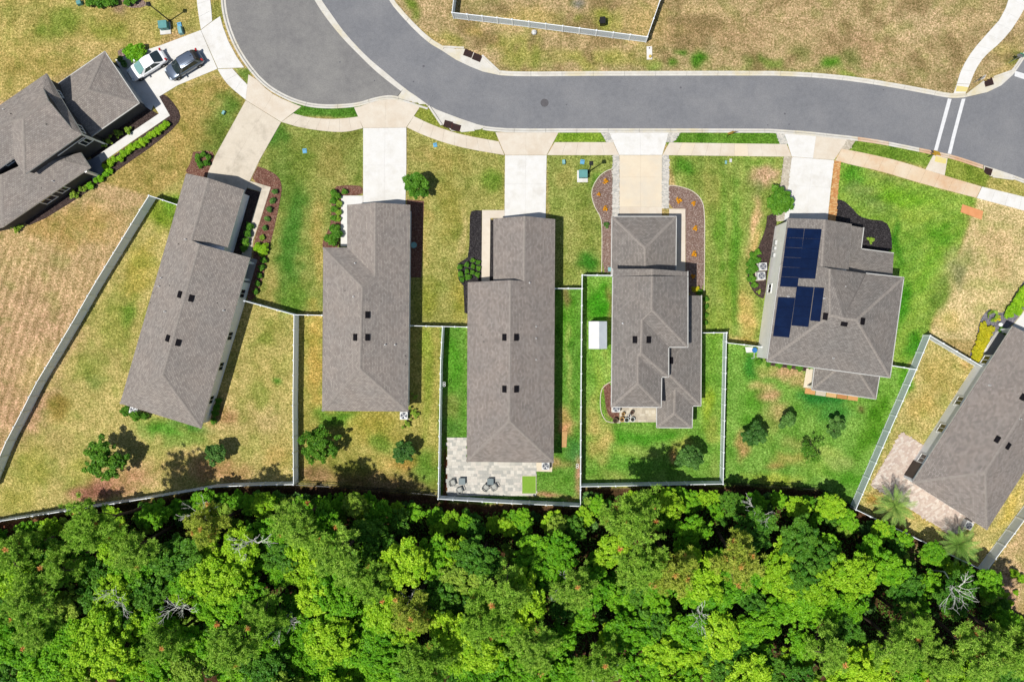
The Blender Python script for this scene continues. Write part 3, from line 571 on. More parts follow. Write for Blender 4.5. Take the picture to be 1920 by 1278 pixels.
e = inlet([(829, 95), (830, 89), (871, 91), (904, 104), (937, 135), (937, 141)] + [p for p in NORTH if 829 < p[0] < 937][::-1], [(878, 100, 16, 13, -20), (894.5, 107.5, 16, 13, -22)], 'storm inlet with two rusty grates on the dry lawn side of the bend')
backkerb(e, [(831, 88), (870, 90)]); backkerb(e, [(904, 104), (938, 136)])
e = inlet([(805, 198), (829, 235), (834, 232), (846, 245), (863, 246), (890, 243.5), (906, 241.5), (906, 235.5)] + [p for p in SOUTH if 805 < p[0] < 906][::-1], [(840, 233, 15, 13, -14), (855, 239, 16, 13, -16)], 'storm inlet with two rusty grates beside the curved sidewalk')
backkerb(e, [(804, 199), (828, 235)]); backkerb(e, [(864, 246.5), (890, 244)])
e = inlet([(1811, 182), (1811, 178), (1845, 153), (1860, 146), (1903, 131), (1903, 136), (1900, 140), (1878, 160), (1852, 172.5)], [(1854, 153.5, 16, 15, 16)], 'storm inlet with a single rusty grate beside the crosswalk ramp')
backkerb(e, [(1812, 178), (1845, 153)]); backkerb(e, [(1863, 145), (1903, 131)])
e = inlet([(1846, 310), (1845, 324), (1860, 331), (1880, 334), (1900, 336), (1901, 328), (1865, 316)], [(1853, 321, 14, 13, -17)], 'storm inlet with a single rusty grate by the orange-stained kerb')
backkerb(e, [(1861, 331), (1900, 336)])

# ---- sidewalks, aprons, driveways
ZS = .05
side = empty('sidewalk', P(600, 230, 0), kind='structure')
def rs(name, pts, mat, parent, z=ZS, z0=-.12):
    q = MB(); q.prism(inset(pxs(pts), .0035), z0, z); return q.build(name, mat, parent)
def SW(l, r, n, mat, mats=None): slabs('slab', sm(l), sm(r), n, -.12, ZS, mat, side, .012, mats)
SW([(369, -40), (369, 0), (372, 25), (377, 56)], [(394, -40), (394, 0), (396, 12), (398, 40)], 4, M['concrete'])
SW([(408, 130), (418, 147), (431, 163), (461, 187.5)], [(436, 129), (443, 137), (451, 146), (464, 159)], 3, M['concrete'])
SW([(528, 229), (565, 240), (615, 247), (650, 248), (680.5, 240.5)], [(550, 213), (580, 221), (620, 224), (650, 222), (672, 219)], 7, M['concrete_worn'], lambda i: M['concrete_worn'] if i < 3 else M['concrete_cream'])
SW([(763, 239), (790, 252), (830, 267), (880, 280), (946, 291)], [(776, 218), (800, 230), (830, 242), (870, 254), (935, 265.5)], 8, M['concrete_cream'])
SW([(1026, 291), (1090, 291.3), (1160.5, 291)], [(1040, 267), (1090, 267), (1149.5, 267)], 5, M['concrete_cream'])
SW([(1242, 291), (1360, 292.5), (1484, 294)], [(1255, 267.5), (1360, 269), (1475, 270.5)], 9, M['concrete_cream'], lambda i: M['concrete_tan'] if i % 4 == 1 else M['concrete_cream'])
SW([(1566, 301), (1600, 310), (1648, 320), (1730, 345), (1830, 371)], [(1578, 279), (1630, 289), (1690, 303), (1772, 330), (1840, 350)], 10, M['concrete_rust'])
SW([(1831, 371.3), (1920, 395), (1990, 414)], [(1841, 350.3), (1920, 369), (1990, 388)], 6, M['concrete'])
SW([(1900, -30), (1881, 30), (1851, 63), (1823, 95), (1803, 128), (1794, 157)], [(1935, -10), (1903, 48), (1876, 80), (1846, 105), (1829, 130), (1818, 158)], 8, M['concrete'])
rs('ramp', [(1794, 157.5), (1818, 158.5), (1809.5, 176), (1787.5, 176)], M['concrete'], side, .04)
rs('ramp', [(1750, 290), (1776.5, 297), (1771, 329), (1735, 318)], M['concrete_cream'], side, .04)
def tactile(pts):
    o = rs('tactile_pad', pts, M['tactile'], side, .055)
    a, b_, c_, d_ = [P(*p).to_2d() for p in pts]
    q = MB()
    for i in range(8):
        for j in range(5):
            u, v_ = (i + .5) / 8, (j + .5) / 5; p = a.lerp(b_, u).lerp(d_.lerp(c_, u), v_); q.box((p.x, p.y, .058), (.045, .045, .012), 0, 0, .6)
    q.build('tactile_dots', M['tactile'], o)
tactile([(1793.5, 161), (1815, 164), (1812, 172.5), (1791.5, 172)]); tactile([(1754, 292.5), (1774.5, 298), (1773, 307.5), (1752, 303)])

def drive(label_pt, pieces):
    e = empty('driveway', P(*label_pt), kind='structure')
    for nm, pts, mat in pieces: rs(nm, pts, mat, e)
    return e
kb = offset_line(wl(sm(CUL)), .50); kbp = [(NX + p.x / S, NY - p.y / S) for p in kb]
def kbseg(a, b): return [p for p in kbp if a < p[0] < b]
drive((340, 120), [('slab', [(216, 112), (300, 86), (334, 160), (293, 185), (284, 208), (270, 198)], M['concrete']), ('slab', [(300, 86), (376.5, 57), (408, 129.5), (334, 160)], M['concrete']),
                   ('apron', [(377, 57), (398, 41), (413, 31)] + [(418, 50), (428, 77), (444, 107), (458, 127)] + [(409, 129)], M['concrete'])])
drive((460, 260), [('apron', [(466, 140), (461, 188), (494, 208.5)] + [(512, 176.5), (497, 165), (482, 150)], M['concrete_cream']), ('apron', [(494, 208.5), (527.5, 229), (565, 200), (548, 193.5), (528, 185), (512, 176.5)], M['concrete_cream']),
                   ('slab', [(461, 188.5), (494, 209), (441, 300), (404, 292)], M['concrete_worn']), ('slab', [(494, 209), (527, 229.5), (487, 300), (441, 300)], M['concrete_worn']),
                   ('slab', [(404, 292), (441, 300), (425, 372), (385, 350), (391, 322)], M['concrete_worn']), ('slab', [(441, 300), (487, 300), (469, 339), (455, 372), (440, 375), (425, 372)], M['concrete_worn'])])
drive((721, 300), [('apron', [(664, 202), (677, 199.5), (693, 193.5), (713, 188.5), (724, 187), (722, 239.7), (681, 240.2)], M['concrete_cream']), ('apron', [(724, 187), (730, 186.3), (748, 188), (768, 193), (788, 200), (762, 239), (722, 239.7)], M['concrete_cream']),
                   ('slab', [(681, 240.5), (722, 240), (721, 310), (681, 310)], M['concrete']), ('slab', [(722, 240), (762, 239.5), (762, 310), (721, 310)], M['concrete']),
                   ('slab', [(681, 310), (721, 310), (721, 392), (681, 392)], M['concrete']), ('slab', [(721, 310), (762, 310), (760, 392), (721, 392)], M['concrete'])])
drive((985, 340), [('apron', [(929, 248.5), (986, 249), (986, 291), (947, 291)], M['concrete_cream']), ('apron', [(986, 249), (1047, 249), (1025, 291), (986, 291)], M['concrete_cream']),
                   ('slab', [(947, 291.5), (986, 291.5), (985, 345), (946.5, 345)], M['concrete']), ('slab', [(986, 291.5), (1025, 291.5), (1024, 345), (985, 345)], M['concrete']),
                   ('slab', [(946.5, 345), (985, 345), (985, 416), (946, 416)], M['concrete']), ('slab', [(985, 345), (1024, 345), (1023, 416), (985, 416)], M['concrete'])])
d4 = drive((1200, 330), [('apron', [(1142, 249), (1201, 249), (1201, 291), (1161, 291)], M['concrete']), ('apron', [(1201, 249), (1254, 249), (1241.5, 291), (1201, 291)], M['concrete']),
                   ('slab', [(1161.5, 291.5), (1201, 291.5), (1201, 332), (1161.5, 332)], M['concrete_tan']), ('slab', [(1201, 291.5), (1241, 291.5), (1241, 332), (1201, 332)], M['concrete_tan']),
                   ('slab', [(1161.5, 332), (1201, 332), (1201, 388), (1161.5, 388)], M['concrete_tan']), ('slab', [(1201, 332), (1241, 332), (1241, 388), (1201, 388)], M['concrete_tan']),
                   ('slab', [(1161.5, 388), (1201, 388), (1201, 412), (1161.5, 412)], M['concrete_cream']), ('slab', [(1201, 388), (1241, 388), (1241, 412), (1201, 412)], M['concrete_cream'])])
d5 = drive((1520, 340), [('apron', [(1470.5, 250.5), (1530, 254.5), (1524, 297), (1484.5, 294)], M['concrete']), ('apron', [(1530, 254.5), (1590, 261), (1564, 300), (1524, 297)], M['concrete_cream']),
                   ('slab', [(1484.5, 294.5), (1524, 297.5), (1518, 350), (1477.5, 346)], M['concrete']), ('slab', [(1524, 297.5), (1564, 300.5), (1557.5, 352), (1518, 350)], M['concrete']),
                   ('slab', [(1477.5, 346), (1518, 350), (1512, 416), (1470, 414)], M['concrete']), ('slab', [(1518, 350), (1557.5, 352), (1551, 418), (1512, 416)], M['concrete'])])
# paver edging beside driveways, and paved patios
def paver_mats(nm, cols): return [surf('%s_paver_%d' % (nm, i), A(*c), A(*[v * .95 for v in c]), 8, .9, grain=(9, .06)) for i, c in enumerate(cols)]
PV_GREY = paver_mats('grey', [(246, 240, 228), (234, 228, 216), (218, 214, 204), (240, 232, 220), (204, 202, 194)])
PV_PINK = paver_mats('blush', [(240, 222, 206), (230, 208, 192), (246, 232, 218), (222, 200, 186)])
PV_TAN = paver_mats('tan', [(226, 214, 192), (214, 202, 180), (234, 224, 204), (204, 192, 172)])
PV_RUST = paver_mats('rusted', [(234, 176, 112), (222, 160, 96), (240, 196, 136), (212, 150, 92)])
def pavers(name, poly, pw, ph, mats, parent, ang=0.0, z=.055, seed=1, offs=.5):
    """small laid pavers clipped to a polygon, every one a separate block in one mesh"""
    r = random.Random(seed); wp = pxs(poly); a = math.radians(ang); ca, sa = math.cos(a), math.sin(a)
    loc = [(x * ca + y * sa, -x * sa + y * ca) for x, y in wp]
    lx = [p[0] for p in loc]; ly = [p[1] for p in loc]; q = MB(); row = 0; y = min(ly)
    while y < max(ly):
        h_ = ph * r.choice((1, 1, 1.5)); x = min(lx) - r.random() * pw
        while x < max(lx):
            w_ = pw * r.choice((.7, 1, 1, 1.4)); cx, cy = x + w_ / 2, y + h_ / 2
            X, Y = cx * ca - cy * sa, cx * sa + cy * ca
            if inside(np.array([cx]), np.array([cy]), loc)[0]:
                q.box((X, Y, z - .03 + r.uniform(-.003, .003)), (w_ - .012, h_ - .012, .06), a, r.randrange(len(mats)))
            x += w_
        y += h_; row += 1
    base = MB(); base.prism(wp, -.12, z - .012); b_ = base.build('paver_bed', mats[-1], parent)
    o = q.build(name, mats, parent); o['kind'] = 'stuff'; return o
pavers('paver_edging', [(1127, 249), (1142, 249), (1150, 267), (1137, 267)], .22, .11, PV_GREY, d4, 20)
pavers('paver_edging', [(1149, 291.5), (1161, 291.5), (1161, 412), (1148, 412)], .22, .11, PV_GREY, d4, 0, seed=2)
pavers('paver_edging', [(1254, 249), (1275, 249), (1262, 267), (1248, 267)], .22, .11, PV_GREY, d4, -20, seed=3)
pavers('paver_edging', [(1241.5, 291.5), (1254, 291.5), (1254, 391), (1241.5, 391)], .22, .11, PV_GREY, d4, 0, seed=4)
pavers('paver_edging', [(1455, 250), (1470, 250), (1476, 270), (1462, 270)], .22, .11, PV_GREY, d5, 20, seed=5)
pavers('paver_edging', [(1470, 294), (1484, 294.5), (1470, 414), (1455, 414)], .22, .11, PV_TAN, d5, 6, seed=6)
pavers('paver_edging', [(1590, 261.5), (1604, 264), (1592, 281), (1577, 279)], .22, .11, PV_TAN, d5, -30, seed=7)
pavers('paver_edging', [(1564.5, 301), (1576, 304), (1566, 418), (1551.5, 418)], .22, .11, PV_RUST, d5, 6, seed=8)
# walkways
def walk(pieces, mat):
    e = empty('walkway', P(*pieces[0][0]), kind='structure')
    for p in pieces: rs('slab', p, mat, e, .045)
walk([[(284, 191), (298, 180), (319, 217), (298, 213.5)], [(298, 213.5), (319, 217), (250, 264), (239, 253)], [(239, 253), (250, 264), (184, 310), (172, 299)]], M['concrete'])
walk([[(469, 339.5), (508, 351), (505, 360), (489, 360), (464, 352)], [(489, 360), (505, 360), (489, 410), (474, 407)], [(474, 407), (489, 410), (475, 450), (462, 447)], [(462, 447), (475, 450), (470, 492), (450, 488)]], M['concrete_worn'])
walk([[(640, 367), (680.5, 367), (680.5, 385), (651, 386), (651, 380), (640, 380)], [(640, 380), (651, 380), (651, 420), (639.5, 420)], [(639.5, 420), (656, 420), (656, 462), (639, 462)]], M['concrete'])
walk([[(904, 394), (946, 394), (946, 409), (904, 409)], [(904, 409), (919.5, 409), (919, 455), (903.5, 455)], [(903.5, 455), (919, 455), (918.5, 495), (903, 495)], [(903, 495), (918.5, 495), (918, 533), (903, 533)]], M['concrete_cream'])
walk([[(1254.5, 391.5), (1285, 391.5), (1285, 412), (1254.5, 412)], [(1262, 412), (1285, 412), (1285, 455), (1262, 455)], [(1262, 455), (1285, 455), (1285, 512), (1262, 512)]], M['concrete_cream'])
walk([[(1866.5, 622), (1897, 612), (1930, 570), (1960, 540), (1975, 560), (1905, 640)], [(1840, 665), (1866.5, 622), (1905, 640), (1870, 672)]], M['concrete'])
# patios
def patio(pt): return empty('patio', P(*pt), kind='structure')
pat3 = patio((860, 870)); pavers('paving', [(839, 822), (874, 822), (874, 864), (1005.5, 864), (1005.5, 929), (839, 928)], .42, .28, PV_GREY, pat3, 0, seed=11)
pat4 = patio((1200, 780)); pavers('paving', [(1161.5, 758), (1234, 758), (1234, 791), (1161.5, 791)], .42, .28, PV_TAN, pat4, 0, seed=12)
pat6 = patio((1690, 860)); pavers('paving', [(1690, 810), (1735, 836), (1716, 872), (1700, 890), (1835, 975), (1800, 1000), (1778, 999), (1713, 958), (1632, 909)], .34, .2, PV_PINK, pat6, 32, seed=13)
pat5 = patio((1560, 740))
r5 = random.Random(5); pr = [(1511, 728), (1608, 742)]
for k in range(5):
    x_a = 1510 + k * 20; y_a = 727 + k * 2.9
    rs('paver', [(x_a, y_a), (x_a + 19, y_a + 2.7), (x_a + 17.5, y_a + 13), (x_a - 1.5, y_a + 10.3)], PV_RUST[k % 4] if k != 1 else PV_TAN[0], pat5, .05)
rs('slab', [(1512, 690), (1650, 708), (1638, 742), (1506, 726)], M['concrete_tan'], pat5, .04)
# ---- planting beds
def bed(pts, mat, it=1):
    q = MB(); w_ = pxs(sm(pts + pts[:1], it)[:-1] if it else pts); q.prism(w_, -.1, .035)
    o = q.build('mulch_bed', mat); tag(o, kind='structure'); return o
bed([(483, 312), (501, 318), (523, 331), (529, 350), (526, 372), (520, 402), (513, 433), (505, 465), (497, 505), (486, 545), (470, 566), (462, 560), (475, 490), (476, 452), (489.5, 410), (505, 361), (508, 351), (470, 339)], M['mulch_red'])
bed([(462, 353), (488, 360.5), (473, 407), (461, 447), (452, 486), (425, 470), (450, 365)], M['mulch_brown'], 0)
bed([(362, 285), (397, 282), (403, 296), (390, 324), (384, 338), (345, 326), (358, 305)], M['mulch_red'])
bed([(632, 349), (655, 347), (680, 349), (680, 366.5), (640, 366.5), (639, 466), (606, 470), (604, 455), (612, 438), (621, 420), (622, 360)], M['mulch_red'])
bed([(763, 374), (795, 377), (792, 470), (790, 520), (770, 520)], M['mulch_red'], 0)
bed([(881, 405), (884, 396), (893, 394), (903.5, 394.5), (903, 534), (918, 534), (918, 412), (925, 412), (930, 540), (880, 590), (871, 586), (869, 536), (860, 525), (858, 495), (877, 482), (880, 460)], M['mulch_black'], 0)
bed([(1148, 318), (1138, 321), (1123, 332), (1112, 352), (1110, 368), (1116, 388), (1127, 405), (1130, 425), (1129, 511), (1149, 511), (1149, 400)], M['mulch_grey'])
bed([(1254, 349), (1268, 349), (1295, 357), (1313, 372), (1320, 392), (1320, 470), (1319, 552), (1288, 555), (1285.5, 500), (1285.5, 391), (1254, 391)], M['mulch_grey'])
bed([(1438, 405), (1455, 398), (1456, 414), (1455, 440), (1440, 500), (1434, 560), (1425, 558), (1414, 549), (1404, 531), (1401, 512), (1407, 491), (1420, 468), (1431, 441), (1437, 421)], M['mulch_brown'])
bed([(1566, 374), (1580, 375), (1596, 388), (1611, 406), (1632, 412), (1660, 414), (1671, 434), (1673, 476), (1612, 480), (1565, 420)], M['mulch_black'])
bed([(1854, 580), (1843, 590), (1835, 608), (1832, 632), (1825, 654), (1816, 667), (1834, 684), (1852, 650), (1868, 622), (1896, 612), (1920, 580), (1960, 520), (1940, 500), (1910, 540), (1888, 580), (1876, 588)], M['gravel'])
bed([(296, 180), (306, 176), (320, 186), (340, 214), (334, 234), (285, 275), (225, 316), (165, 360), (60, 425), (40, 415), (180, 318), (250, 265), (319, 217.5)], M['mulch_brown'])
bed([(262, 196), (283, 206), (297, 214), (238, 253.5), (172, 299), (168, 280), (205, 262)], M['mulch_brown'], 0)
bed([(221, 96), (238, 88), (250, 110), (240, 130), (225, 122)], M['mulch_grey'])
bed([(228, 2), (250, -8), (275, 4), (272, 14), (240, 16)], M['mulch_grey'])
bed([(1131, 722), (1146, 716), (1148, 755), (1161, 764), (1161, 790), (1150, 786), (1137, 772)], M['mulch_red'])
bed([(1000, 866), (1036, 866), (1035, 884), (1006, 883)], M['concrete_tan'], 0)
bed([(1432, 668), (1445, 676), (1515, 688), (1514, 696), (1440, 684)], M['mulch_brown'], 0)
# bed edging in pale concrete
def edging(pts, label_parent=None):
    e = empty('bed_edging', P(*pts[0]), kind='structure'); w_ = resample(wl(sm(pts, 2)), .55)
    for i in range(len(w_) - 1):
        a, b_ = w_[i], w_[i + 1]; d = b_ - a; c = (a + b_) / 2
        q = MB(); q.box((c.x, c.y, .03), (d.length - .015, .08, .12), math.atan2(d.y, d.x)); q.build('edging_block', M['concrete_cream'], e)
edging([(1148, 317), (1137, 320), (1122, 331), (1110, 352), (1109, 368), (1115, 389), (1126, 405), (1129, 425), (1128, 511)])
edging([(1254, 348), (1268, 348), (1296, 356), (1314, 371), (1321, 392), (1321, 470), (1320, 545)])
edging([(1150, 713), (1136, 720), (1126, 730), (1125, 768), (1132, 784), (1139, 791.5), (1163, 792)])
# ================================================================== HOUSES
def tri_hit(o, d, a, b, c):
    e1, e2 = b - a, c - a; h = d.cross(e2); k = e1.dot(h)
    if abs(k) < 1e-12: return None
    f = 1 / k; s_ = o - a; u = f * s_.dot(h)
    if u < -1e-6 or u > 1 + 1e-6: return None
    q = s_.cross(e1); v = f * d.dot(q)
    if v < -1e-6 or u + v > 1 + 1e-6: return None
    return f * e2.dot(q)
M['gutter'] = flat('gutter_enamel', A(228, 226, 220), .5)
class House:
    def __init__(s, base, label, shingle, wall, name='house'):
        s.e = empty(name, P(*base), label=label, cat='house', group='detached houses around the bend'); s.sh = M[shingle]; s.wm = wall; s.tris = []; s.ov = {}
    def roof(s, verts, faces, zb, gutter=False, gable=None, caps=True, shingle=None, fascia='white'):
        """verts: name -> (px, py, z); faces: lists of names. A closed roof body with eaves at zb"""
        W = {k: P(*v) for k, v in verts.items()}
        FF = []
        for f in faces:
            f = list(f); n = Vector((0, 0, 0))
            for i in range(len(f)): a, b = W[f[i]], W[f[(i + 1) % len(f)]]; n += Vector(((a.y - b.y) * (a.z + b.z), (a.z - b.z) * (a.x + b.x), (a.x - b.x) * (a.y + b.y)))
            if n.z < 0: f.reverse(); n = -n
            FF.append((f, n.normalized()))
        me_v, me_f, uvs = [], [], []
        for f, n in FF:
            b = len(me_v); me_v += [tuple(W[k]) for k in f]; me_f.append(list(range(b, b + len(f))))
            hdir = Vector((-n.y, n.x, 0)); hdir = hdir.normalized() if hdir.length > 1e-4 else Vector((1, 0, 0)); up = n.cross(hdir)
            uvs += [(W[k].dot(hdir), W[k].dot(up)) for k in f]
            for i in range(1, len(f) - 1): s.tris.append((W[f[0]], W[f[i]], W[f[i + 1]], n))
        me = bpy.data.meshes.new('roof'); me.from_pydata(me_v, [], me_f); me.materials.append(M[shingle] if shingle else s.sh)
        ul = me.uv_layers.new(name='UVMap'); k = 0
        for pl in me.polygons:
            for li in pl.loop_indices: ul.data[li].uv = uvs[me.loops[li].vertex_index]
        ro = link('roof', me, s.e, keep=True)
        # boundary
        cnt = {}
        for f, n in FF:
            for i in range(len(f)):
                a, b = f[i], f[(i + 1) % len(f)]; cnt.setdefault(frozenset((a, b)), []).append((a, b, n, f))
        q = MB(); g = MB(); cp = MB(); wl_ = MB()
        for ed, l in cnt.items():
            a, b, n, f = l[0]
            A_, B_ = W[a], W[b]
            if len(l) == 1:
                d = (B_ - A_); out = Vector((d.y, -d.x, 0)).normalized()
                low = max(A_.z, B_.z) - min(A_.z, B_.z) < .25
                zt = zb if not low else min(zb, min(A_.z, B_.z) - .16)
                fb = .17
                # fascia board, just proud of the roof edge
                q.add([A_ + out * .004, A_ - Vector((0, 0, fb)) + out * .004, B_ - Vector((0, 0, fb)) + out * .004, B_ + out * .004], [(0, 1, 2, 3)])
                if not low or min(A_.z, B_.z) - zb > .3:
                    wl_ = MB(); wl_.add([(A_.x, A_.y, A_.z - .05), (A_.x, A_.y, zb - .0), (B_.x, B_.y, zb), (B_.x, B_.y, B_.z - .05)], [(0, 1, 2, 3)]); wl_.build('gable_wall', gable or s.wm, s.e)
                if gutter and abs(A_.z - B_.z) < .2 and min(A_.z, B_.z) < zb + .45:
                    c = (A_ + B_) / 2 + out * .07; L_ = d.length
                    if L_ > .3: g = MB(); c = c - out * .02; g.box((c.x, c.y, c.z - .06), (L_ + .09, .09, .11), math.atan2(d.y, d.x)); g.build('gutter', M['gutter'], ro)
            elif caps:
                c1 = sum((W[k] for k in l[0][3]), Vector()) / len(l[0][3]); c2 = sum((W[k] for k in l[1][3]), Vector()) / len(l[1][3])
                if (c2 - c1).dot(l[0][2]) < -1e-3 and (B_ - A_).length > .4:
                    d = (B_ - A_).normalized(); nn = (l[0][2] + l[1][2]).normalized()
                    m = max(1, int((B_ - A_).length / .3)); p1 = d.cross(l[0][2]).normalized(); p2 = d.cross(l[1][2]).normalized()
                    if p1.dot(c1 - A_) < 0: p1 = -p1
                    if p2.dot(c2 - A_) < 0: p2 = -p2
                    cp = MB()
                    for i in range(m):
                        s0 = A_.lerp(B_, i / m) + nn * .03; s1 = A_.lerp(B_, (i + 1) / m - .02 / (B_ - A_).length) + nn * .022
                        cp.add([s0 + p1 * .15, s0, s0 + p2 * .15, s1 + p1 * .15, s1, s1 + p2 * .15], [(0, 1, 4, 3), (1, 2, 5, 4)])
                    cp.build('ridge_cap', M['cap'], ro)
        q.build('fascia', M[fascia], ro)
        # soffit
        sf = MB()
        for f, n in FF: sf.add([W[k] - Vector((0, 0, .16)) for k in f][::-1], [tuple(range(len(f)))])
        sf.build('soffit', M['white'], ro)
        return ro
    def hit(s, px, py):
        o = Vector((0, 0, H)); d = P(px, py, 0) - o; best = None
        for a, b, c, n in s.tris:
            t_ = tri_hit(o, d, a, b, c)
            if t_ is not None and (best is None or t_ < best[0]): best = (t_, n)
        if best is None: return None, None
        return o + d * best[0], best[1]
    def walls(s, pts, ztop, ov=.36, mat=None, z_e=None, name='wall', z0=0.0):
        """pts are eave-line pixels at height z_e; the wall stands ov inside it"""
        fp = inset([tuple(P(x, y, z_e or ztop)[:2]) for x, y in pts], ov)
        q = MB(); n = len(fp); q.prism(fp, z0 - .05, ztop); q.build(name, mat or s.wm, s.e)
        return fp
    def slope_box(s, px, py, w_, l_, h_, name, mat, rz=None, z=0.0):
        p, n = s.hit(px, py)
        if p is None: return
        x = Vector((-n.y, n.x, 0)).normalized() if abs(n.z) < .9999 else Vector((1, 0, 0)); y = n.cross(x)
        if rz is not None:
            x, y = x * math.cos(rz) + y * math.sin(rz), -x * math.sin(rz) + y * math.cos(rz)
        vs_ = []
        for zz, k in ((-.02, 1), (h_, .86)):
            for a, b in ((-1, -1), (1, -1), (1, 1), (-1, 1)): vs_.append(p + x * a * w_ / 2 * k + y * b * l_ / 2 * k + n * zz)
        q = MB(); q.add(vs_, [(3, 2, 1, 0), (4, 5, 6, 7), (0, 1, 5, 4), (1, 2, 6, 5), (2, 3, 7, 6), (3, 0, 4, 7)])
        c = p + n * (h_ + .012); 
        if h_ > .08:
            q.add([c - x * w_ * .40 - y * .02, c + x * w_ * .40 - y * .02, c + x * w_ * .40 + y * .02, c - x * w_ * .40 + y * .02], [(0, 1, 2, 3)])
        return q.build(name, mat, s.e)
    def vent(s, px, py): s.slope_box(px, py, .78, .52, .14, 'roof_vent', M['vent'])
    def pipe(s, px, py, r=.055, h=.32, mat='pipe'):
        p, n = s.hit(px, py)
        if p is None: return
        q = MB(); q.lathe([(r * 2, -.03), (r * 1.6, .03), (r, .05), (r, h), (r * .6, h)], tuple(p), 8); q.build('vent_pipe', M[mat], s.e)
    def window(s, px, py, a, b, w_=1.0, z0=.9, z1=2.25, frame='white', panes=2, name='window'):
        """on the wall line a-b (world 2-D points) at pixel (px, py)"""
        zc = (z0 + z1) / 2; p = P(px, py, zc).to_2d(); a = Vector(a); b = Vector(b); d = (b - a).normalized()
        c = a + d * (p - a).dot(d); out = Vector((d.y, -d.x))
        cen = (Vector((0, 0)) ); 
        if (Vector((s.e.location.x, s.e.location.y)) - c).dot(out) > 0: out = -out
        an = math.atan2(d.y, d.x); fr = MB(); t = .09
        o = c + out * .03
        for dx, dz, ww, hh in ((0, (z1 - z0) / 2, w_ + t, t), (0, -(z1 - z0) / 2, w_ + t * 1.6, t), (-w_ / 2, 0, t, z1 - z0), (w_ / 2, 0, t, z1 - z0), (0, 0, t * .55, z1 - z0)):
            fr.box((o.x + d.x * dx, o.y + d.y * dx, zc + dz), (ww, .10, hh), an)
        f = fr.build(name, M[frame], s.e)
        for sg in (-1, 1):
            g = MB(); cc = c + out * .012 + d * sg * w_ / 4; g.box((cc.x, cc.y, zc), (w_ / 2 - t * .7, .03, z1 - z0 - t), an); g.build('pane', M['glass'], f)
        return f
M['vent'] = flat('roof_vent_metal', A(34, 32, 36), .85, spec=.05)
M['garage'] = surf('garage_door', A(236, 236, 232), A(226, 226, 222), 2, .6)
def garage_door(h, a, b, z1=2.15):
    a, b = Vector(a), Vector(b); d = (b - a); out = Vector((d.y, -d.x)).normalized(); c = (a + b) / 2
    if (Vector((h.e.location.x, h.e.location.y)) - c).dot(out) > 0: out = -out
    an = math.atan2(d.y, d.x); e = MB(); e.box((c.x + out.x * .02, c.y + out.y * .02, z1 / 2), (d.length, .04, z1), an); o = e.build('garage_door', M['garage'], h.e)
    for k in range(4):
        q = MB(); q.box((c.x + out.x * .05, c.y + out.y * .05, (k + .5) * z1 / 4), (d.length - .1, .03, z1 / 4 - .04), an); q.build('door_panel', M['garage'], o)

# ---- house with the worn driveway (slanted, far left of the row)
h1 = House((330, 600), 'single-storey brown-roofed house set at a slant beside the long curved white fence', 'shingle_brown', M['wall_white'])
h1.roof(dict(a=(348.8, 325, 2.8), r=(391, 334, 4.33), b=(458, 356, 2.8), c=(427, 464, 2.8), d=(358.5, 450, 4.33), e=(316, 441, 2.8)), [('a', 'r', 'd', 'e'), ('r', 'b', 'c', 'd')], 2.7)
h1.roof(dict(e=(316, 441, 2.8), d=(358.5, 450, 4.33), R=(374, 457.5, 4.95), f=(469, 483, 2.8), g=(377, 803, 2.8), S=(305, 703, 4.95), h=(225, 756, 2.8)), [('e', 'd', 'R', 'S', 'h'), ('R', 'f', 'g', 'S'), ('S', 'g', 'h')], 2.7)
f1 = h1.walls([(348.8, 325), (458, 356), (427, 464), (412, 514), (460, 524), (377, 803), (225, 756)], 2.75, z_e=2.8)
q = MB()
for x, y in ((466, 489), (457, 521)):
    p = P(x, y, 2.8); q2 = MB(); q2.box((p.x - .45, p.y - .1, 1.35), (.22, .22, 2.7), .27); q2.build('porch_column', M['wall_white'], h1.e)
q = MB(); q.prism(pxs([(455, 478), (483, 487), (470, 532), (440, 524)]), -.05, .12); q.build('porch_floor', surf('porch_concrete', A(206, 200, 190), A(194, 188, 178), 1.4, .9), h1.e)
for x, y in ((454, 550), (432, 630), (415.5, 687), (398, 750)): h1.window(x, y, f1[4], f1[5], 1.0)
a, b = Vector(f1[0]), Vector(f1[1]); garage_door(h1, a.lerp(b, .14), a.lerp(b, .92))
for x, y in ((337.5, 552), (358.5, 559), (315, 634), (334, 642)): h1.vent(x, y)
for x, y in ((349, 449), (303, 521), (299, 537), (310, 584), (420, 582)): h1.pipe(x, y)
for x, y in ((335, 457), (318, 535), (287, 550), (282, 567), (407, 568)): h1.pipe(x, y, .035, .12, 'black')

# ---- second house
h2 = House((690, 600), 'single-storey taupe-roofed house with hipped front step behind the white driveway and shrub tree', 'shingle_brown', M['wall_white'])
h2.roof(dict(a=(651, 384, 2.9), r=(704, 379.5, 4.48), b=(769, 384, 2.9), g=(765, 771, 2.9), S=(675, 691, 5.1), R=(679, 537.5, 5.1), d=(703, 517.5, 4.48), c=(651, 464, 2.9), f=(606, 464, 2.9), h=(604, 770, 2.9)),
        [('a', 'r', 'd', 'c'), ('c', 'd', 'R', 'f'), ('f', 'R', 'S', 'h'), ('r', 'b', 'g', 'S', 'R', 'd'), ('S', 'g', 'h')], 2.8)
f2 = h2.walls([(651, 384), (769, 384), (765, 771), (604, 770), (606, 464), (651, 464)], 2.85, z_e=2.9)
a, b = Vector(f2[0]), Vector(f2[1]); garage_door(h2, a.lerp(b, .25), a.lerp(b, .95))
for x, y in ((689, 590), (666.5, 632), (689, 632)): h2.vent(x, y)
for x, y in ((666, 493.5), (663, 556), (722.5, 646), (741, 646)): h2.pipe(x, y)
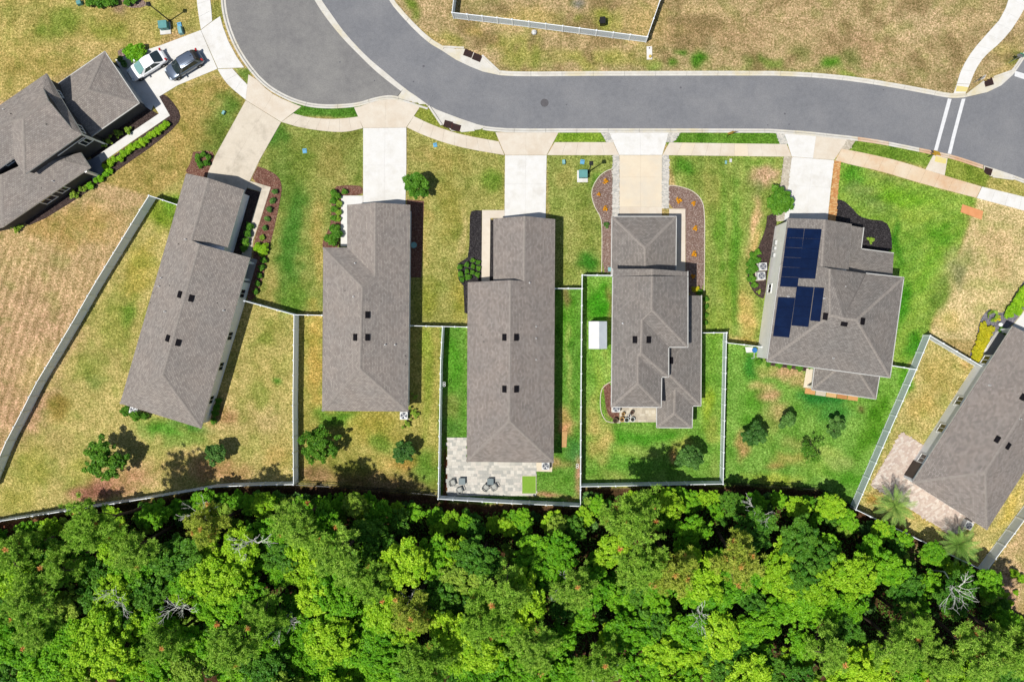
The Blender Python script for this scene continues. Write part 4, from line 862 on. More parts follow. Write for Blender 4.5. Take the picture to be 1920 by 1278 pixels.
for x, y in ((647, 545), (760, 667), (760, 683)): h2.pipe(x, y, .035, .12, 'black')

# ---- third house
h3 = House((950, 650), 'long single-storey house with plain gable roof above the paved back patio', 'shingle_taupe', M['wall_white'])
h3.roof(dict(a=(925, 410, 2.8), r=(984, 405, 4.38), b=(1041, 411, 2.8), c=(1040.3, 528, 2.8), d=(983, 527, 4.38), e=(925, 527.5, 2.8)), [('a', 'r', 'd', 'e'), ('r', 'b', 'c', 'd')], 2.7)
h3.roof(dict(f=(877, 529, 2.8), R=(957, 525, 4.98), d=(983, 527, 4.38), c=(1040.3, 528, 2.8), g=(1038, 867, 2.8), S=(955, 789, 4.98), h=(875, 865, 2.8)), [('f', 'R', 'S', 'h'), ('R', 'd', 'c', 'g', 'S'), ('S', 'g', 'h')], 2.7)
f3 = h3.walls([(925, 410), (1041, 411), (1038, 867), (875, 865), (877, 529), (925, 529)], 2.75, z_e=2.8)
a, b = Vector(f3[0]), Vector(f3[1]); garage_door(h3, a.lerp(b, .15), a.lerp(b, .92))
for x, y in ((946, 632), (968, 632), (946, 729), (968, 729)): h3.vent(x, y)
for x, y in ((993, 530), (1005, 612), (1005, 634), (1005, 674)): h3.pipe(x, y)
for x, y in ((978, 539), (902, 628), (907, 640)): h3.pipe(x, y, .035, .12, 'black')

# ---- fourth house: two storeys with lower wings
h4 = House((1220, 620), 'grey-roofed house with white gutters, stepped hips and a lower wing beside the white shed', 'shingle_grey', M['wall_beige'])
h4.roof(dict(a=(1148, 406.5, 2.9), b=(1267.5, 406.5, 2.9), S=(1209.5, 465, 4.33), c=(1266.5, 514, 2.9), d=(1210, 517, 4.33), e=(1147, 515, 2.9)), [('a', 'b', 'S'), ('a', 'S', 'd', 'e'), ('b', 'c', 'd', 'S')], 2.8, gutter=True)
h4.roof(dict(a=(1149.5, 504, 5.5), r=(1222, 504, 6.62), b=(1289, 509, 5.5), c=(1289, 518, 5.5), d=(1222.5, 519, 6.62), e=(1149.5, 518, 5.5)), [('a', 'r', 'd', 'e'), ('r', 'b', 'c', 'd')], 5.4, gutter=True)
h4.roof(dict(a=(1149.5, 518.4, 5.5), r=(1223, 517.4, 7.3), b=(1289, 518.4, 5.5), c=(1289, 650, 5.5), R=(1222, 580, 7.3), d=(1253, 650, 5.5), T=(1204, 597.5, 6.83), e=(1253, 706, 5.5), U=(1202, 662, 6.83), f=(1240, 706, 5.5), V=(1196, 667, 6.68), g=(1239, 762.5, 5.5), W=(1196, 719, 6.68), h=(1147, 762, 5.5)),
        [('a', 'r', 'R', 'T', 'U', 'V', 'W', 'h'), ('r', 'b', 'c', 'R'), ('c', 'd', 'T', 'R'), ('d', 'e', 'U', 'T'), ('e', 'f', 'V', 'U'), ('f', 'g', 'W', 'V'), ('g', 'h', 'W')], 5.4, gutter=True)
h4.roof(dict(a=(1277, 554, 3.7), b=(1314.7, 554, 2.9), c=(1313.5, 760, 2.9), S=(1256, 703, 4.35), w=(1240, 650, 4.7), y=(1277, 640, 3.75), n=(1231, 703, 4.35), m=(1232, 761, 2.9), v=(1266, 729, 3.7), o=(1298, 760, 2.9), p=(1297, 801, 2.9), T=(1264.5, 775, 3.7), u=(1232, 800.5, 2.9)),
        [('a', 'b', 'c', 'S', 'w', 'y'), ('c', 'o', 'v', 'm', 'n', 'S'), ('v', 'o', 'p', 'T'), ('m', 'v', 'T', 'u'), ('u', 'T', 'p')], 2.8, gutter=True)
f4 = h4.walls([(1148, 406.5), (1267.5, 406.5), (1266.5, 520), (1147, 520)], 2.85, z_e=2.9)
h4.walls([(1149.5, 504), (1289, 509), (1289, 650), (1253, 650), (1253, 706), (1240, 706), (1239, 762.5), (1147, 762)], 5.45, z_e=5.5)
h4.walls([(1270, 554), (1314.7, 554), (1313.5, 760), (1298, 760), (1297, 801), (1232, 800.5), (1232, 740), (1270, 740)], 2.85, z_e=2.9)
a, b = Vector(f4[0]), Vector(f4[1]); garage_door(h4, a.lerp(b, .1), a.lerp(b, .8))
for x, y in ((1190.5, 636.5), (1216, 636.5), (1257.5, 675.5)): h4.vent(x, y)
for x, y in ((1167.5, 606), (1292, 620)): h4.pipe(x, y)

# ---- fifth house: two storeys with solar panels
h5 = House((1570, 560), 'two-storey house with dark blue solar panels on its western roof slope', 'shingle_grey', M['wall_beige'])
h5.roof(dict(a=(1476.7, 409, 5.5), r=(1547, 411.5, 7.02), b=(1597, 420, 5.5), c=(1591, 505, 5.5), d=(1541.5, 499, 7.02), e=(1463.6, 497, 5.5)), [('a', 'r', 'd', 'e'), ('r', 'b', 'c', 'd')], 5.4)
h5.roof(dict(e=(1463.5, 497.6, 5.5), d=(1541.5, 499.6, 7.02), R=(1556, 503.5, 7.55), S=(1557, 591, 7.6), h=(1439, 676.6, 5.5), g=(1668.4, 707, 5.5), T=(1606, 599.5, 7.7), n=(1694, 520.7, 5.5), m=(1624.6, 513, 5.5), v=(1582, 597, 7.65), k=(1621.5, 512.5, 5.75)),
        [('e', 'd', 'R', 'S', 'h'), ('h', 'S', 'v', 'T', 'g'), ('g', 'T', 'n'), ('n', 'T', 'v', 'm'), ('R', 'k', 'm', 'v', 'S')], 5.4, gutter=True)
h5.roof(dict(a=(1619, 427, 3), b=(1614, 467, 3), c=(1592, 490, 3.55), d=(1585, 421, 3.8), e=(1675.5, 475, 3), f=(1673, 522, 4.15), g=(1585, 512, 4.15)), [('a', 'b', 'c', 'd'), ('b', 'e', 'f', 'g', 'c')], 2.9, gutter=True)
h5.roof(dict(a=(1522.8, 729.8, 3), b=(1641.8, 747, 3), c=(1612, 700, 4.3), d=(1567, 694, 4.3), e=(1528, 686, 3), f=(1649, 702, 3)), [('a', 'b', 'c', 'd'), ('a', 'd', 'e'), ('b', 'f', 'c')], 2.9, gutter=True)
f5 = h5.walls([(1476.7, 409), (1597, 420), (1591, 508), (1694, 520.7), (1668.4, 707), (1439, 676.6)], 5.45, z_e=5.5, ov=.22)
h5.walls([(1590, 424), (1619, 427), (1614, 467), (1675.5, 475), (1672, 520), (1590, 512)], 2.95, z_e=3.0)
for x, y in ((1530, 727), (1637, 742), (1586, 736)):
    p = P(x, y, 2.9); q = MB(); q.box((p.x, p.y, 1.45), (.2, .2, 2.9), -.1); q.build('porch_column', M['white'], h5.e)
a, b = Vector(f5[0]), Vector(f5[1]); garage_door(h5, a.lerp(b, .12), a.lerp(b, .75))
h5.window(1445, 541, f5[5], f5[0], 1.0, .95, 2.3, panes=2)
for x, y, w_ in ((1452.4, 455, .5), (1452, 466, .35), (1451.5, 479, .45)):
    p = P(x, y, 1.3).to_2d(); a, b = Vector(f5[5]), Vector(f5[0]); d = (b - a).normalized(); c = a + d * (p - a).dot(d); o = Vector((-d.y, d.x))
    q = MB(); q.box((c.x + o.x * .1, c.y + o.y * .1, 1.4), (w_, .2, .8), math.atan2(d.y, d.x)); q.build('meter_box', M['pipe'], h5.e)
for x, y, k in ((1547.5, 593, 0), (1582.5, 607, 1), (1617, 602, 0)): h5.vent(x, y)
for x, y in ((1584, 537), (1478, 556), (1544.5, 559), (1562, 671)): h5.pipe(x, y)
def solar_col(c4, n, m=1):
    """n by m panels between four pixel corners on the roof"""
    hp_ = [h5.hit(x, y) for x, y in c4]; nn = hp_[0][1]
    # plane through the first hit
    o = Vector((0, 0, H)); pts = []
    for x, y in c4:
        d = P(x, y, 0) - o; t_ = (hp_[0][0] + nn * .14 - o).dot(nn) / d.dot(nn); pts.append(o + d * t_)
    for i in range(n):
        for j in range(m):
            g = .0024
            def at(u, v): return pts[0].lerp(pts[1], u).lerp(pts[3].lerp(pts[2], u), v)
            u0, u1, v0, v1 = j / m + g, (j + 1) / m - g, i / n + g, (i + 1) / n - g
            cs = [at(u0, v0), at(u1, v0), at(u1, v1), at(u0, v1)]
            q = MB(); q.add(cs + [p - nn * .05 for p in cs], [(3, 2, 1, 0), (0, 1, 5, 4), (1, 2, 6, 5), (2, 3, 7, 6), (3, 0, 4, 7)], 0)
            cc = sum(cs, Vector()) / 4; inn = [cc + (p - cc) * .993 + nn * .006 for p in cs]
            me = q.mesh('solar_panel', M['frame_dark']); po = link('solar_panel', me, h5.e, keep=True)
            me2 = bpy.data.meshes.new('cells'); me2.from_pydata([tuple(p) for p in inn], [], [(3, 2, 1, 0)]); me2.materials.append(M['solar'])
            uvl = me2.uv_layers.new(name='UVMap'); W_, L_ = (inn[1] - inn[0]).length, (inn[3] - inn[0]).length
            for pl in me2.polygons:
                for li in pl.loop_indices: uvl.data[li].uv = [(0, 0), (W_, 0), (W_, L_), (0, L_)][me2.loops[li].vertex_index]
            cell = link('cells', me2, po)
solar_col([(1476.5, 427), (1508, 428.3), (1495.5, 538.7), (1462, 537)], 6); solar_col([(1508.5, 428.3), (1540.8, 429.4), (1528.6, 522.7), (1496.5, 521.5)], 5)
solar_col([(1459, 556.7), (1490.8, 558.2), (1479.8, 632.8), (1449, 630)], 4); solar_col([(1494, 536), (1526, 538.4), (1515.8, 613), (1483.7, 610)], 4); solar_col([(1527, 538.7), (1545.5, 539.8), (1537.7, 602.6), (1518.8, 601)], 2)

# ---- sixth house (right edge)
h6 = House((1870, 790), 'slanted white-walled house at the right edge with palms behind it', 'shingle_taupe', M['wall_white'])
h6.roof(dict(a=(1899, 611, 3), r=(1991, 657, 5.15), b=(2039, 700, 3), c=(1850.6, 993, 3), S=(1848, 885, 5.15), d=(1710.5, 904, 3)), [('a', 'r', 'S', 'd'), ('r', 'b', 'c', 'S'), ('S', 'c', 'd')], 2.9)
f6 = h6.walls([(1899, 611), (2039, 700), (1850.6, 993), (1710.5, 904), (1867, 661), (1902, 683), (1928, 642), (1895, 620)], 2.95, z_e=3.0, ov=.2)
for x, y in ((1852, 677), (1800, 752), (1767, 803), (1731, 860)): h6.window(x, y, f6[3], f6[4], 1.05)
a, b = Vector(f6[3]), Vector(f6[4]); d = (b - a).normalized(); o = Vector((-d.y, d.x))
if (Vector(h6.e.location[:2]) - a).dot(o) > 0: o = -o
c = a + d * 1.25; q = MB(); q.box((c.x + o.x * .02, c.y + o.y * .02, 1.12), (2.0, .08, 2.2), math.atan2(d.y, d.x)); q.build('patio_door', surf('door_brown', A(70, 56, 48), A(58, 46, 40), 3, .4), h6.e)
q = MB(); q.prism(pxs([(1866, 622), (1900, 618), (1930, 640), (1885, 690), (1845, 665)]), -.05, .1); q.build('porch_floor', surf('porch_concrete_b', A(206, 204, 198), A(196, 194, 188), 1.4, .9), h6.e)
for x, y in ((1872, 620),):
    p = P(x, y, 0); q = MB(); q.box((p.x + .2, p.y, 1.45), (.3, .3, 2.9), .5); q.build('porch_column', M['wall_white'], h6.e)
for x, y in ((1870, 823), (1890, 835.5)): h6.vent(x, y)
for x, y in ((1855, 722), (1912, 785)): h6.pipe(x, y)
h6.vent(1918, 744)

# ---- seventh: dark house at the top left
h7 = House((150, 240), 'dark charcoal two-storey house at the upper left with two cars in its driveway', 'shingle_brown', M['wall_dark'])
h7.roof(dict(a=(196, 97.5, 2.9), b=(260, 193, 2.9), S=(165, 168.5, 4.45), c=(168, 257, 2.9), d=(100, 211, 4.45), e=(82, 176.5, 2.9)), [('a', 'b', 'S'), ('a', 'S', 'd', 'e'), ('b', 'c', 'd', 'S')], 2.8, gutter=True)
h7.roof(dict(a=(87, 137.6, 5.6), b=(154, 251, 5.6), c=(45.6, 327.6, 5.6), d=(26, 297, 5.6), e=(-40, 343, 5.6), f=(-70, 245, 5.6), g1=(81, 166, 6.25), g2=(136, 243, 6.05), R=(90, 188, 7.35), S=(43, 222, 7.35), T=(22, 227, 6.9), W=(-60, 275, 6.9)),
        [('a', 'g1', 'R', 'S', 'T', 'W', 'f'), ('b', 'c', 'S', 'R', 'g2'), ('c', 'd', 'T', 'S'), ('d', 'e', 'W', 'T')], 5.5)
h7.roof(dict(a=(87, 137.6, 5.6), b=(154, 251, 5.6), g2=(136, 243, 6.05), m=(110, 207, 6.32), g1=(81, 166, 6.25)), [('a', 'b', 'g2', 'm', 'g1')], 5.5, caps=False)
h7.roof(dict(a=(151.5, 286, 2.9), b=(169.5, 314, 2.9), c=(5, 425.7, 2.9), d=(2, 327, 4.65), e=(60, 300, 4.6), S=(120.5, 302.6, 3.7), g=(118, 294, 3.6), h=(-60, 380, 4.0), i=(-60, 440, 2.9)), [('a', 'b', 'S', 'g'), ('b', 'c', 'd', 'e', 'S'), ('S', 'e', 'g'), ('c', 'i', 'h', 'd')], 2.8, gutter=False)
f7 = h7.walls([(196, 97.5), (260, 193), (168, 257), (82, 176.5)], 2.85, z_e=2.9)
f7u = h7.walls([(87, 137.6), (154, 251), (45.6, 327.6), (26, 297), (-40, 343), (-70, 245)], 5.55, z_e=5.6, ov=.3)
f7l = h7.walls([(120, 308), (169.5, 314), (5, 425.7), (-60, 440), (-60, 380)], 2.85, z_e=2.9)
a, b = Vector(f7[0]), Vector(f7[1]); garage_door(h7, a.lerp(b, .1), a.lerp(b, .9))
h7.window(170, 278.5, f7u[1], f7u[2], 1.0, 2.6, 4.0); h7.window(114, 173, f7u[0], f7u[1], .8, 4.2, 5.3); h7.window(152, 240, f7u[0], f7u[1], .9, 4.0, 5.2)
h7.window(117, 355, f7l[1], f7l[2], 1.0, 1.0, 2.3); h7.window(92, 375, f7l[1], f7l[2], 1.5, .9, 2.3); h7.window(26, 313, f7u[3], f7u[4], 1.2, 4.6, 5.4)
p = f7u[1]; q = MB(); q.box((p[0], p[1], 2.75), (.16, .16, 5.5), .9); q.build('corner_trim', M['white'], h7.e)
a, b = Vector(f7u[1]), Vector(f7u[2]); d = (b - a).normalized(); c = a.lerp(b, .28); q = MB(); q.box((c.x, c.y, 4.3), ((b - a).length * .5, .1, .12), math.atan2(d.y, d.x)); q.build('belt_trim', M['white'], h7.e)
for x, y in ((9, 206), (101, 340)): h7.pipe(x, y)
for x, y in ((20, 213), (87, 233), (78, 353)): h7.pipe(x, y, .035, .12, 'black')
q = MB(); q.prism(pxs([(160, 303), (186, 294), (196, 322), (176, 340)]), -.05, .12); q.build('porch_floor', surf('porch_slate', A(180, 184, 196), A(168, 172, 184), 1.4, .9), h7.e)
p = P(187, 330); q = MB(); q.box((p.x, p.y, 1.4), (.25, .25, 2.8), .5); q.build('porch_column', M['wall_beige'], h7.e)
# ================================================================== FENCES
FH = 1.80
def panel_mesh():
    q = MB()          # tongue and groove boards in a unit-length panel
    n = 9
    for k in range(n):
        x = -.5 + (k + .5) / n; q.box((x, 0, .5), (1 / n - .0012, .03, 1), 0)
    return q.mesh('panel', M['vinyl_sheet'])
ME_PANEL = panel_mesh(); q = MB(); q.box((0, 0, 0), (1, .055, .14)); ME_RAIL = q.mesh('rail', M['vinyl'])
q = MB(); q.box((0, 0, .92), (.13, .13, 1.84)); q.add([(-.085, -.085, 1.84), (.085, -.085, 1.84), (.085, .085, 1.84), (-.085, .085, 1.84), (0, 0, 1.93), (-.085, -.085, 1.81), (.085, -.085, 1.81), (.085, .085, 1.81), (-.085, .085, 1.81)], [(0, 1, 4), (1, 2, 4), (2, 3, 4), (3, 0, 4), (5, 6, 1, 0), (6, 7, 2, 1), (7, 8, 3, 2), (8, 5, 0, 3)])
ME_POST = q.mesh('post', M['vinyl'])
def fence(lines, label, step=1.85, group='white vinyl fences between the lots', skip_first=False):
    """lines: list of pixel polylines along the top rail"""
    a0 = P(*lines[0][0], FH); e = empty('vinyl_fence', (a0.x, a0.y, 0), label=label, cat='fence', group=group)
    inv = Matrix.Translation((-a0.x, -a0.y, 0)); seen = []
    for ln in lines:
        w_ = [P(x, y, FH).to_2d() for x, y in ln]; stops = [w_[0]]
        for i in range(len(w_) - 1):
            if len(ln) > 3:      # gently curved line: resample as a whole
                pass
        pts = resample(w_, step) if len(ln) > 3 else [p for i in range(len(w_) - 1) for p in resample(w_[i:i + 2], step)[(1 if i else 0):]]
        for i, p in enumerate(pts):
            if not any((p - s_).length < .3 for s_ in seen):
                o = link('post', ME_POST, e); o.location = (p.x - a0.x, p.y - a0.y, 0); seen.append(p)
                d = (pts[min(i + 1, len(pts) - 1)] - pts[max(i - 1, 0)]); o.rotation_euler = (0, 0, math.atan2(d.y, d.x))
            if i < len(pts) - 1:
                d = pts[i + 1] - p; c = (p + pts[i + 1]) / 2; an = math.atan2(d.y, d.x); L_ = d.length - .1
                o = link('panel', ME_PANEL, e); o.location = (c.x - a0.x, c.y - a0.y, .08); o.scale = (L_, 1, 1.64); o.rotation_euler = (0, 0, an)
                for z in (.12, 1.71):
                    r = link('rail', ME_RAIL, e); r.location = (c.x - a0.x, c.y - a0.y, z); r.scale = (L_, 1, 1); r.rotation_euler = (0, 0, an)
    return e
fence([[(332, 384), (279, 366.5)], [(279, 366.5), (262.5, 392.5), (215, 470), (175, 535), (139, 598), (114, 640), (95, 672.5), (65, 722), (36, 780), (11, 827.5), (0, 852.5), (-25, 915)]], 'long curving white fence from the slanted house down to the lower left edge')
fence([[(-60, 989), (0, 976.5), (80, 964), (160, 952), (250, 938), (330, 925), (405, 912), (480, 909.5), (550, 908)]], 'white fence along the wood behind the backyard of the slanted house')
fence([[(550, 908), (549, 760), (551, 590)], [(551, 590), (604, 591)], [(551, 590), (458, 564)]], 'white fence dividing the slanted house from its right neighbour, with front returns')
fence([[(769, 610.5), (829.5, 612), (876, 613)], [(829.5, 612), (826, 677), (824, 790), (821.5, 935)], [(821.5, 935), (960, 943.5), (1088.5, 949)]], 'white fence enclosing the paved patio yard on its left and back')
fence([[(1040, 540.5), (1091.5, 540.5)], [(1091.5, 540.5), (1092, 515.5), (1148, 516)], [(1091.5, 540.5), (1090, 700), (1088.5, 949)]], 'white fence between the patio yard and the white shed')
fence([[(1089.5, 912), (1220, 909.5), (1356, 907)], [(1356, 907), (1362, 640), (1363, 623.5)], [(1363, 623.5), (1314, 624)], [(1363, 642.5), (1428, 650)]], 'white fence around the bright green yard left of the solar-panel house')
fence([[(1672, 685), (1718.5, 692.5)]], 'short white fence from the solar-panel house to the right-hand fence')
fence([[(1744.5, 629), (1718.5, 692.5), (1605, 955)], [(1744.5, 629), (1844, 688)], [(1605, 955), (1849, 1072)], [(1849, 1072), (1921, 975), (1985, 890)]], 'white fence around the golden yard with two palms at the right')
fence([[(855, -40), (847.5, 23.5)], [(847.5, 23.5), (960, 36.5), (1214, 69)], [(1214, 69), (1238, 0), (1252, -40)]], 'white fence of the dry lot across the road at the top')
# black metal fence at the wood's edge
def bay_mesh():
    q = MB()
    for k in range(14): q.box((-.5 + (k + .5) / 14, 0, .7), (.012, .018, 1.36))
    for z in (.18, 1.1, 1.28): q.box((0, 0, z), (1, .03, .035))
    return q.mesh('bay', M['black'])
ME_BAY = bay_mesh(); q = MB(); q.box((0, 0, .74), (.06, .06, 1.48)); q.lathe([(.035, 1.48), (.045, 1.52), (.0, 1.56)], n=8); ME_BPOST = q.mesh('post', M['black'])
def metal_fence(ln, label):
    w_ = resample([P(x, y, 1.2).to_2d() for x, y in ln], 2.3); e = empty('metal_fence', (w_[0].x, w_[0].y, 0), label=label, cat='fence', group='black metal fences at the edge of the wood')
    for i, p in enumerate(w_):
        o = link('post', ME_BPOST, e); o.location = (p.x - w_[0].x, p.y - w_[0].y, 0)
        if i < len(w_) - 1:
            d = w_[i + 1] - p; c = (p + w_[i + 1]) / 2; o = link('picket_bay', ME_BAY, e); o.location = (c.x - w_[0].x, c.y - w_[0].y, 0); o.scale = (d.length - .05, 1, 1); o.rotation_euler = (0, 0, math.atan2(d.y, d.x))
metal_fence([(553, 908.5), (600, 911), (700, 917), (819, 928)], 'black metal fence behind the yard with the dark magnolia')
metal_fence([(1359, 907), (1440, 911), (1540, 918), (1570, 928), (1600, 950)], 'black metal fence behind the yard of the solar-panel house')

# ================================================================== CARS
def car(px, py, ang, paint, kind, label):
    """built with the nose along +x"""
    p = P(px, py, 0); e = empty('parked_car', (p.x, p.y, .05), math.radians(ang), label=label, cat='car', group='cars in the white driveway')
    Lc, Wc = (4.75, 1.84) if kind == 'sedan' else (4.55, 1.86)
    hw = Wc / 2; suv = kind == 'suv'
    body_m, t, b = nmat('car_paint_' + kind); b.inputs['Base Color'].default_value = paint[0]; b.inputs['Metallic'].default_value = paint[1]; b.inputs['Roughness'].default_value = .28; b.inputs['Coat Weight'].default_value = .6; b.inputs['Coat Roughness'].default_value = .05
    zs = (.92 if not suv else 1.0)
    #   x, half width factor, shoulder z, centre top z
    st = [(-Lc / 2, .70, .62, .66), (-Lc / 2 + .10, .86, .80, .86), (-Lc / 2 + .45, .96, zs, zs + .06), (-1.0, 1.0, zs, zs + .04), (.2, 1.0, zs - .02, zs + .02), (.95, .99, zs - .05, zs), (1.5, .97, zs - .10, zs - .04), (Lc / 2 - .35, .90, zs - .22, zs - .16), (Lc / 2 - .08, .76, .58, .62), (Lc / 2, .60, .50, .52)]
    V_, F_ = [], []
    for x, k, zb, zt in st:
        w_ = hw * k; prof = [(0, .24), (w_ * .84, .24), (w_ * .97, .36), (w_, .58), (w_ * .985, zb - .10), (w_ * .90, zb), (w_ * .5, (zb + zt) / 2 + .01), (0, zt)]
        ring = [(x, y, z) for y, z in prof] + [(x, -y, z) for y, z in prof[-2:0:-1]]
        V_ += ring
    n = len(V_) // len(st)
    for i in range(len(st) - 1):
        for k in range(n): F_.append((i * n + k, i * n + (k + 1) % n, (i + 1) * n + (k + 1) % n, (i + 1) * n + k))
    F_.append(tuple(range(n))); F_.append(tuple(range(len(V_) - n, len(V_)))[::-1])
    q = MB(); q.add(V_, [f[::-1] for f in F_]); me = q.mesh('body', body_m, True); bo = link('body', me, e)
    sb = bo.modifiers.new('sub', 'SUBSURF'); sb.levels = 1; sb.render_levels = 2
    # greenhouse: base ring, roof ring
    zr = 1.44 if not suv else 1.66
    xb0, xb1 = (-1.95, 1.22) if not suv else (-2.02, 1.12); xr0, xr1 = (-1.05, .28) if not suv else (-1.62, .22)
    wb, wr = hw * .90, hw * .68 if not suv else hw * .74; zb = zs + .0
    B = [(xb1, -wb * .86, zb - .04), (xb1, wb * .86, zb - .04), (xb0, wb * .84, zb), (xb0, -wb * .84, zb)]; xm = (xr0 + xr1) / 2
    # roof panel with crown
    q = MB(); nx_, ny_ = 8, 6; vs_ = []
    for i in range(nx_ + 1):
        for j in range(ny_ + 1):
            u, v = i / nx_, j / ny_ * 2 - 1; x = xr0 + (xr1 - xr0) * u
            ww = wr * (1 - .05 * (2 * u - 1) ** 2 * 2); vs_.append((x, v * ww, zr + .05 * (1 - v * v) - .05 * (2 * u - 1) ** 2 - .03 * abs(v) ** 4))
    q.add(vs_, [(i * (ny_ + 1) + j, (i + 1) * (ny_ + 1) + j, (i + 1) * (ny_ + 1) + j + 1, i * (ny_ + 1) + j + 1) for i in range(nx_) for j in range(ny_)])
    ro = q.build('roof', body_m, e, True, keep=False)
    T = [vs_[nx_ * (ny_ + 1)], vs_[-1], vs_[ny_], vs_[0]]      # front left(-), front right(+), rear right, rear left
    def quad(name, a, b_, c, d, mat, m=5, bulge=.0):
        a, b_, c, d = map(Vector, (a, b_, c, d)); q = MB(); vv = []
        nn = (b_ - a).cross(d - a).normalized()
        for i in range(m + 1):
            for j in range(m + 1):
                u, v = i / m, j / m; p_ = a.lerp(b_, u).lerp(d.lerp(c, u), v); p_ = p_ + nn * bulge * 4 * u * (1 - u); vv.append(p_)
        q.add(vv, [(i * (m + 1) + j, (i + 1) * (m + 1) + j, (i + 1) * (m + 1) + j + 1, i * (m + 1) + j + 1) for i in range(m) for j in range(m)])
        return q.build(name, mat, e, True, keep=False)
    ws = M['carglass'] if suv else glassmat('car_windscreen_tinted', (.16, .30, .29, 1), .05)
    quad('windshield', B[0], B[1], T[1], T[0], ws, bulge=.10); quad('rear_window', B[2], B[3], T[3], T[2], M['carglass'], bulge=.06)
    for s_ in (-1, 1):
        b0 = Vector(B[0] if s_ < 0 else B[1]); b1 = Vector(B[3] if s_ < 0 else B[2]); t0 = Vector(T[0] if s_ < 0 else T[1]); t1 = Vector(T[3] if s_ < 0 else T[2])
        b0.y = s_ * wb; b1.y = s_ * wb * .97; o_ = Vector((0, s_ * .012, 0))
        quad('pillar_side', b0 - o_, b1 - o_, t1 - o_, t0 - o_, body_m, bulge=0)
        f0, f1 = .16, .88
        for (u0, u1) in ((f0, .47), (.50, f1)):
            quad('side_window', b0.lerp(b1, u0).lerp(t0.lerp(t1, u0), .1) + o_, b0.lerp(b1, u1).lerp(t0.lerp(t1, u1), .1) + o_, b0.lerp(b1, u1).lerp(t0.lerp(t1, u1), .86) + o_, b0.lerp(b1, u0).lerp(t0.lerp(t1, u0), .86) + o_, M['carglass'])
        q = MB(); q.box((.86, s_ * (hw + .10), zs + .06), (.16, .24, .15), 0, 0, .8); q.build('wing_mirror', body_m if not suv else M['black'], e, keep=False)
        q = MB(); q.box((Lc / 2 - .22, s_ * hw * .62, .66), (.30, .34, .12), -.35 * s_, 0, .8); q.build('headlight', glassmat('lamp_glass_' + kind, (.5, .55, .6, 1), .1), e, keep=False)
        q = MB(); q.box((-Lc / 2 + .13, s_ * hw * .72, .88 if not suv else .98), (.20, .34, .14), .3 * s_, 0, .85); q.build('taillight', flat('tail_red_' + kind, (.35, .012, .012, 1), .25), e, keep=False)
        if suv:
            q = MB(); q.tube([(xr0 + .1, s_ * wr * .86, zr + .05), (xr0 + .3, s_ * wr * .88, zr + .10), (xr1 - .3, s_ * wr * .88, zr + .10), (xr1 - .1, s_ * wr * .86, zr + .03)], .022, 6); q.build('roof_rail', M['black'], e, keep=False)
        for xw in (-Lc / 2 + .86, Lc / 2 - .92):
            w_ = empty('wheel'); w_.parent = e; w_.location = (xw, s_ * (hw - .10), .33)
            q = MB(); q.lathe([(.20, -.11), (.32, -.11), (.335, -.07), (.335, .07), (.32, .11), (.20, .11)], n=20); ty = link('tyre', q.mesh('tyre', flat('tyre_rubber', (.012, .012, .012, 1), .8)), w_); ty.rotation_euler = (math.pi / 2, 0, 0)
            q = MB(); q.lathe([(.205, -.1), (.205, .1), (.06, .115)], n=14); ri = link('rim', q.mesh('rim', flat('rim_alloy', (.35, .35, .36, 1), .3, .8)), w_); ri.rotation_euler = (math.pi / 2 * (1 if s_ < 0 else -1), 0, 0)
    if suv:
        for k in range(-2, 3):
            q = MB(); q.box((xm, k * .22, zr + .052 - .012 * abs(k)), (1.35, .035, .02)); q.build('roof_rib', body_m, e, keep=False)
        q = MB(); q.box((xr0 + .22, 0, zr + .09), (.14, .05, .07), 0, 0, .5); q.build('aerial_fin', M['black'], e, keep=False)
        q = MB(); q.box((xr0 - .08, 0, zr - .03), (.28, wr * 1.7, .04)); q.build('spoiler', M['black'], e, keep=False)
    q = MB(); q.box((0, 0, .22), (Lc * .86, Wc * .82, .16)); q.build('underbody', M['dark'], e, keep=False)
    q = MB(); q.box((Lc / 2 - .02, 0, .52), (.06, .9, .16)); q.build('grille', M['black'], e, keep=False)
    q = MB(); q.box((Lc / 2 + .0, 0, .36), (.05, .5, .11)); q.build('number_plate', M['white'], e, keep=False)
car(281, 126, 211.5, ((.80, .80, .80, 1), 0.0), 'sedan', 'white car nose-in nearest the dark garage')
car(350, 126, 211.0, ((.12, .15, .20, 1), .5), 'suv', 'silver-grey SUV with dark windows parked behind the white car')

# ================================================================== STREET FURNITURE AND YARD THINGS
def lamp(px, py, label):
    p = P(px, py); e = empty('street_lamp', p, label=label, cat='street lamp', group='black post-top street lamps')
    q = MB(); q.lathe([(.16, 0), (.16, .12), (.11, .2), (.075, .5), (.06, 4.3), (.05, 4.5)], n=10); q.build('pole', M['black'], e, True, keep=False)
    q = MB(); q.box((0, 0, 4.62), (.30, .30, .10), 0); q.box((0, 0, 4.98), (.42, .42, .06), 0, 0, .6); q.lathe([(.05, 5.0), (.03, 5.1)], n=6)
    for a in (-1, 1):
        for b in (-1, 1): q.box((a * .14, b * .14, 4.8), (.03, .03, .34))
    q.box((0, 0, 4.93), (.44, .44, .06))
    q.build('lantern', M['black'], e, keep=False)
    q = MB(); q.box((0, 0, 4.79), (.22, .22, .24)); q.build('lamp_glass', glassmat('lamp_pane', (.5, .5, .48, 1), .15), e, keep=False)
lamp(318.5, 39.5, 'black street lamp beside the green box in the top-left lawn'); lamp(1104.5, 322, 'black street lamp beside the green box near the paved driveway edge')
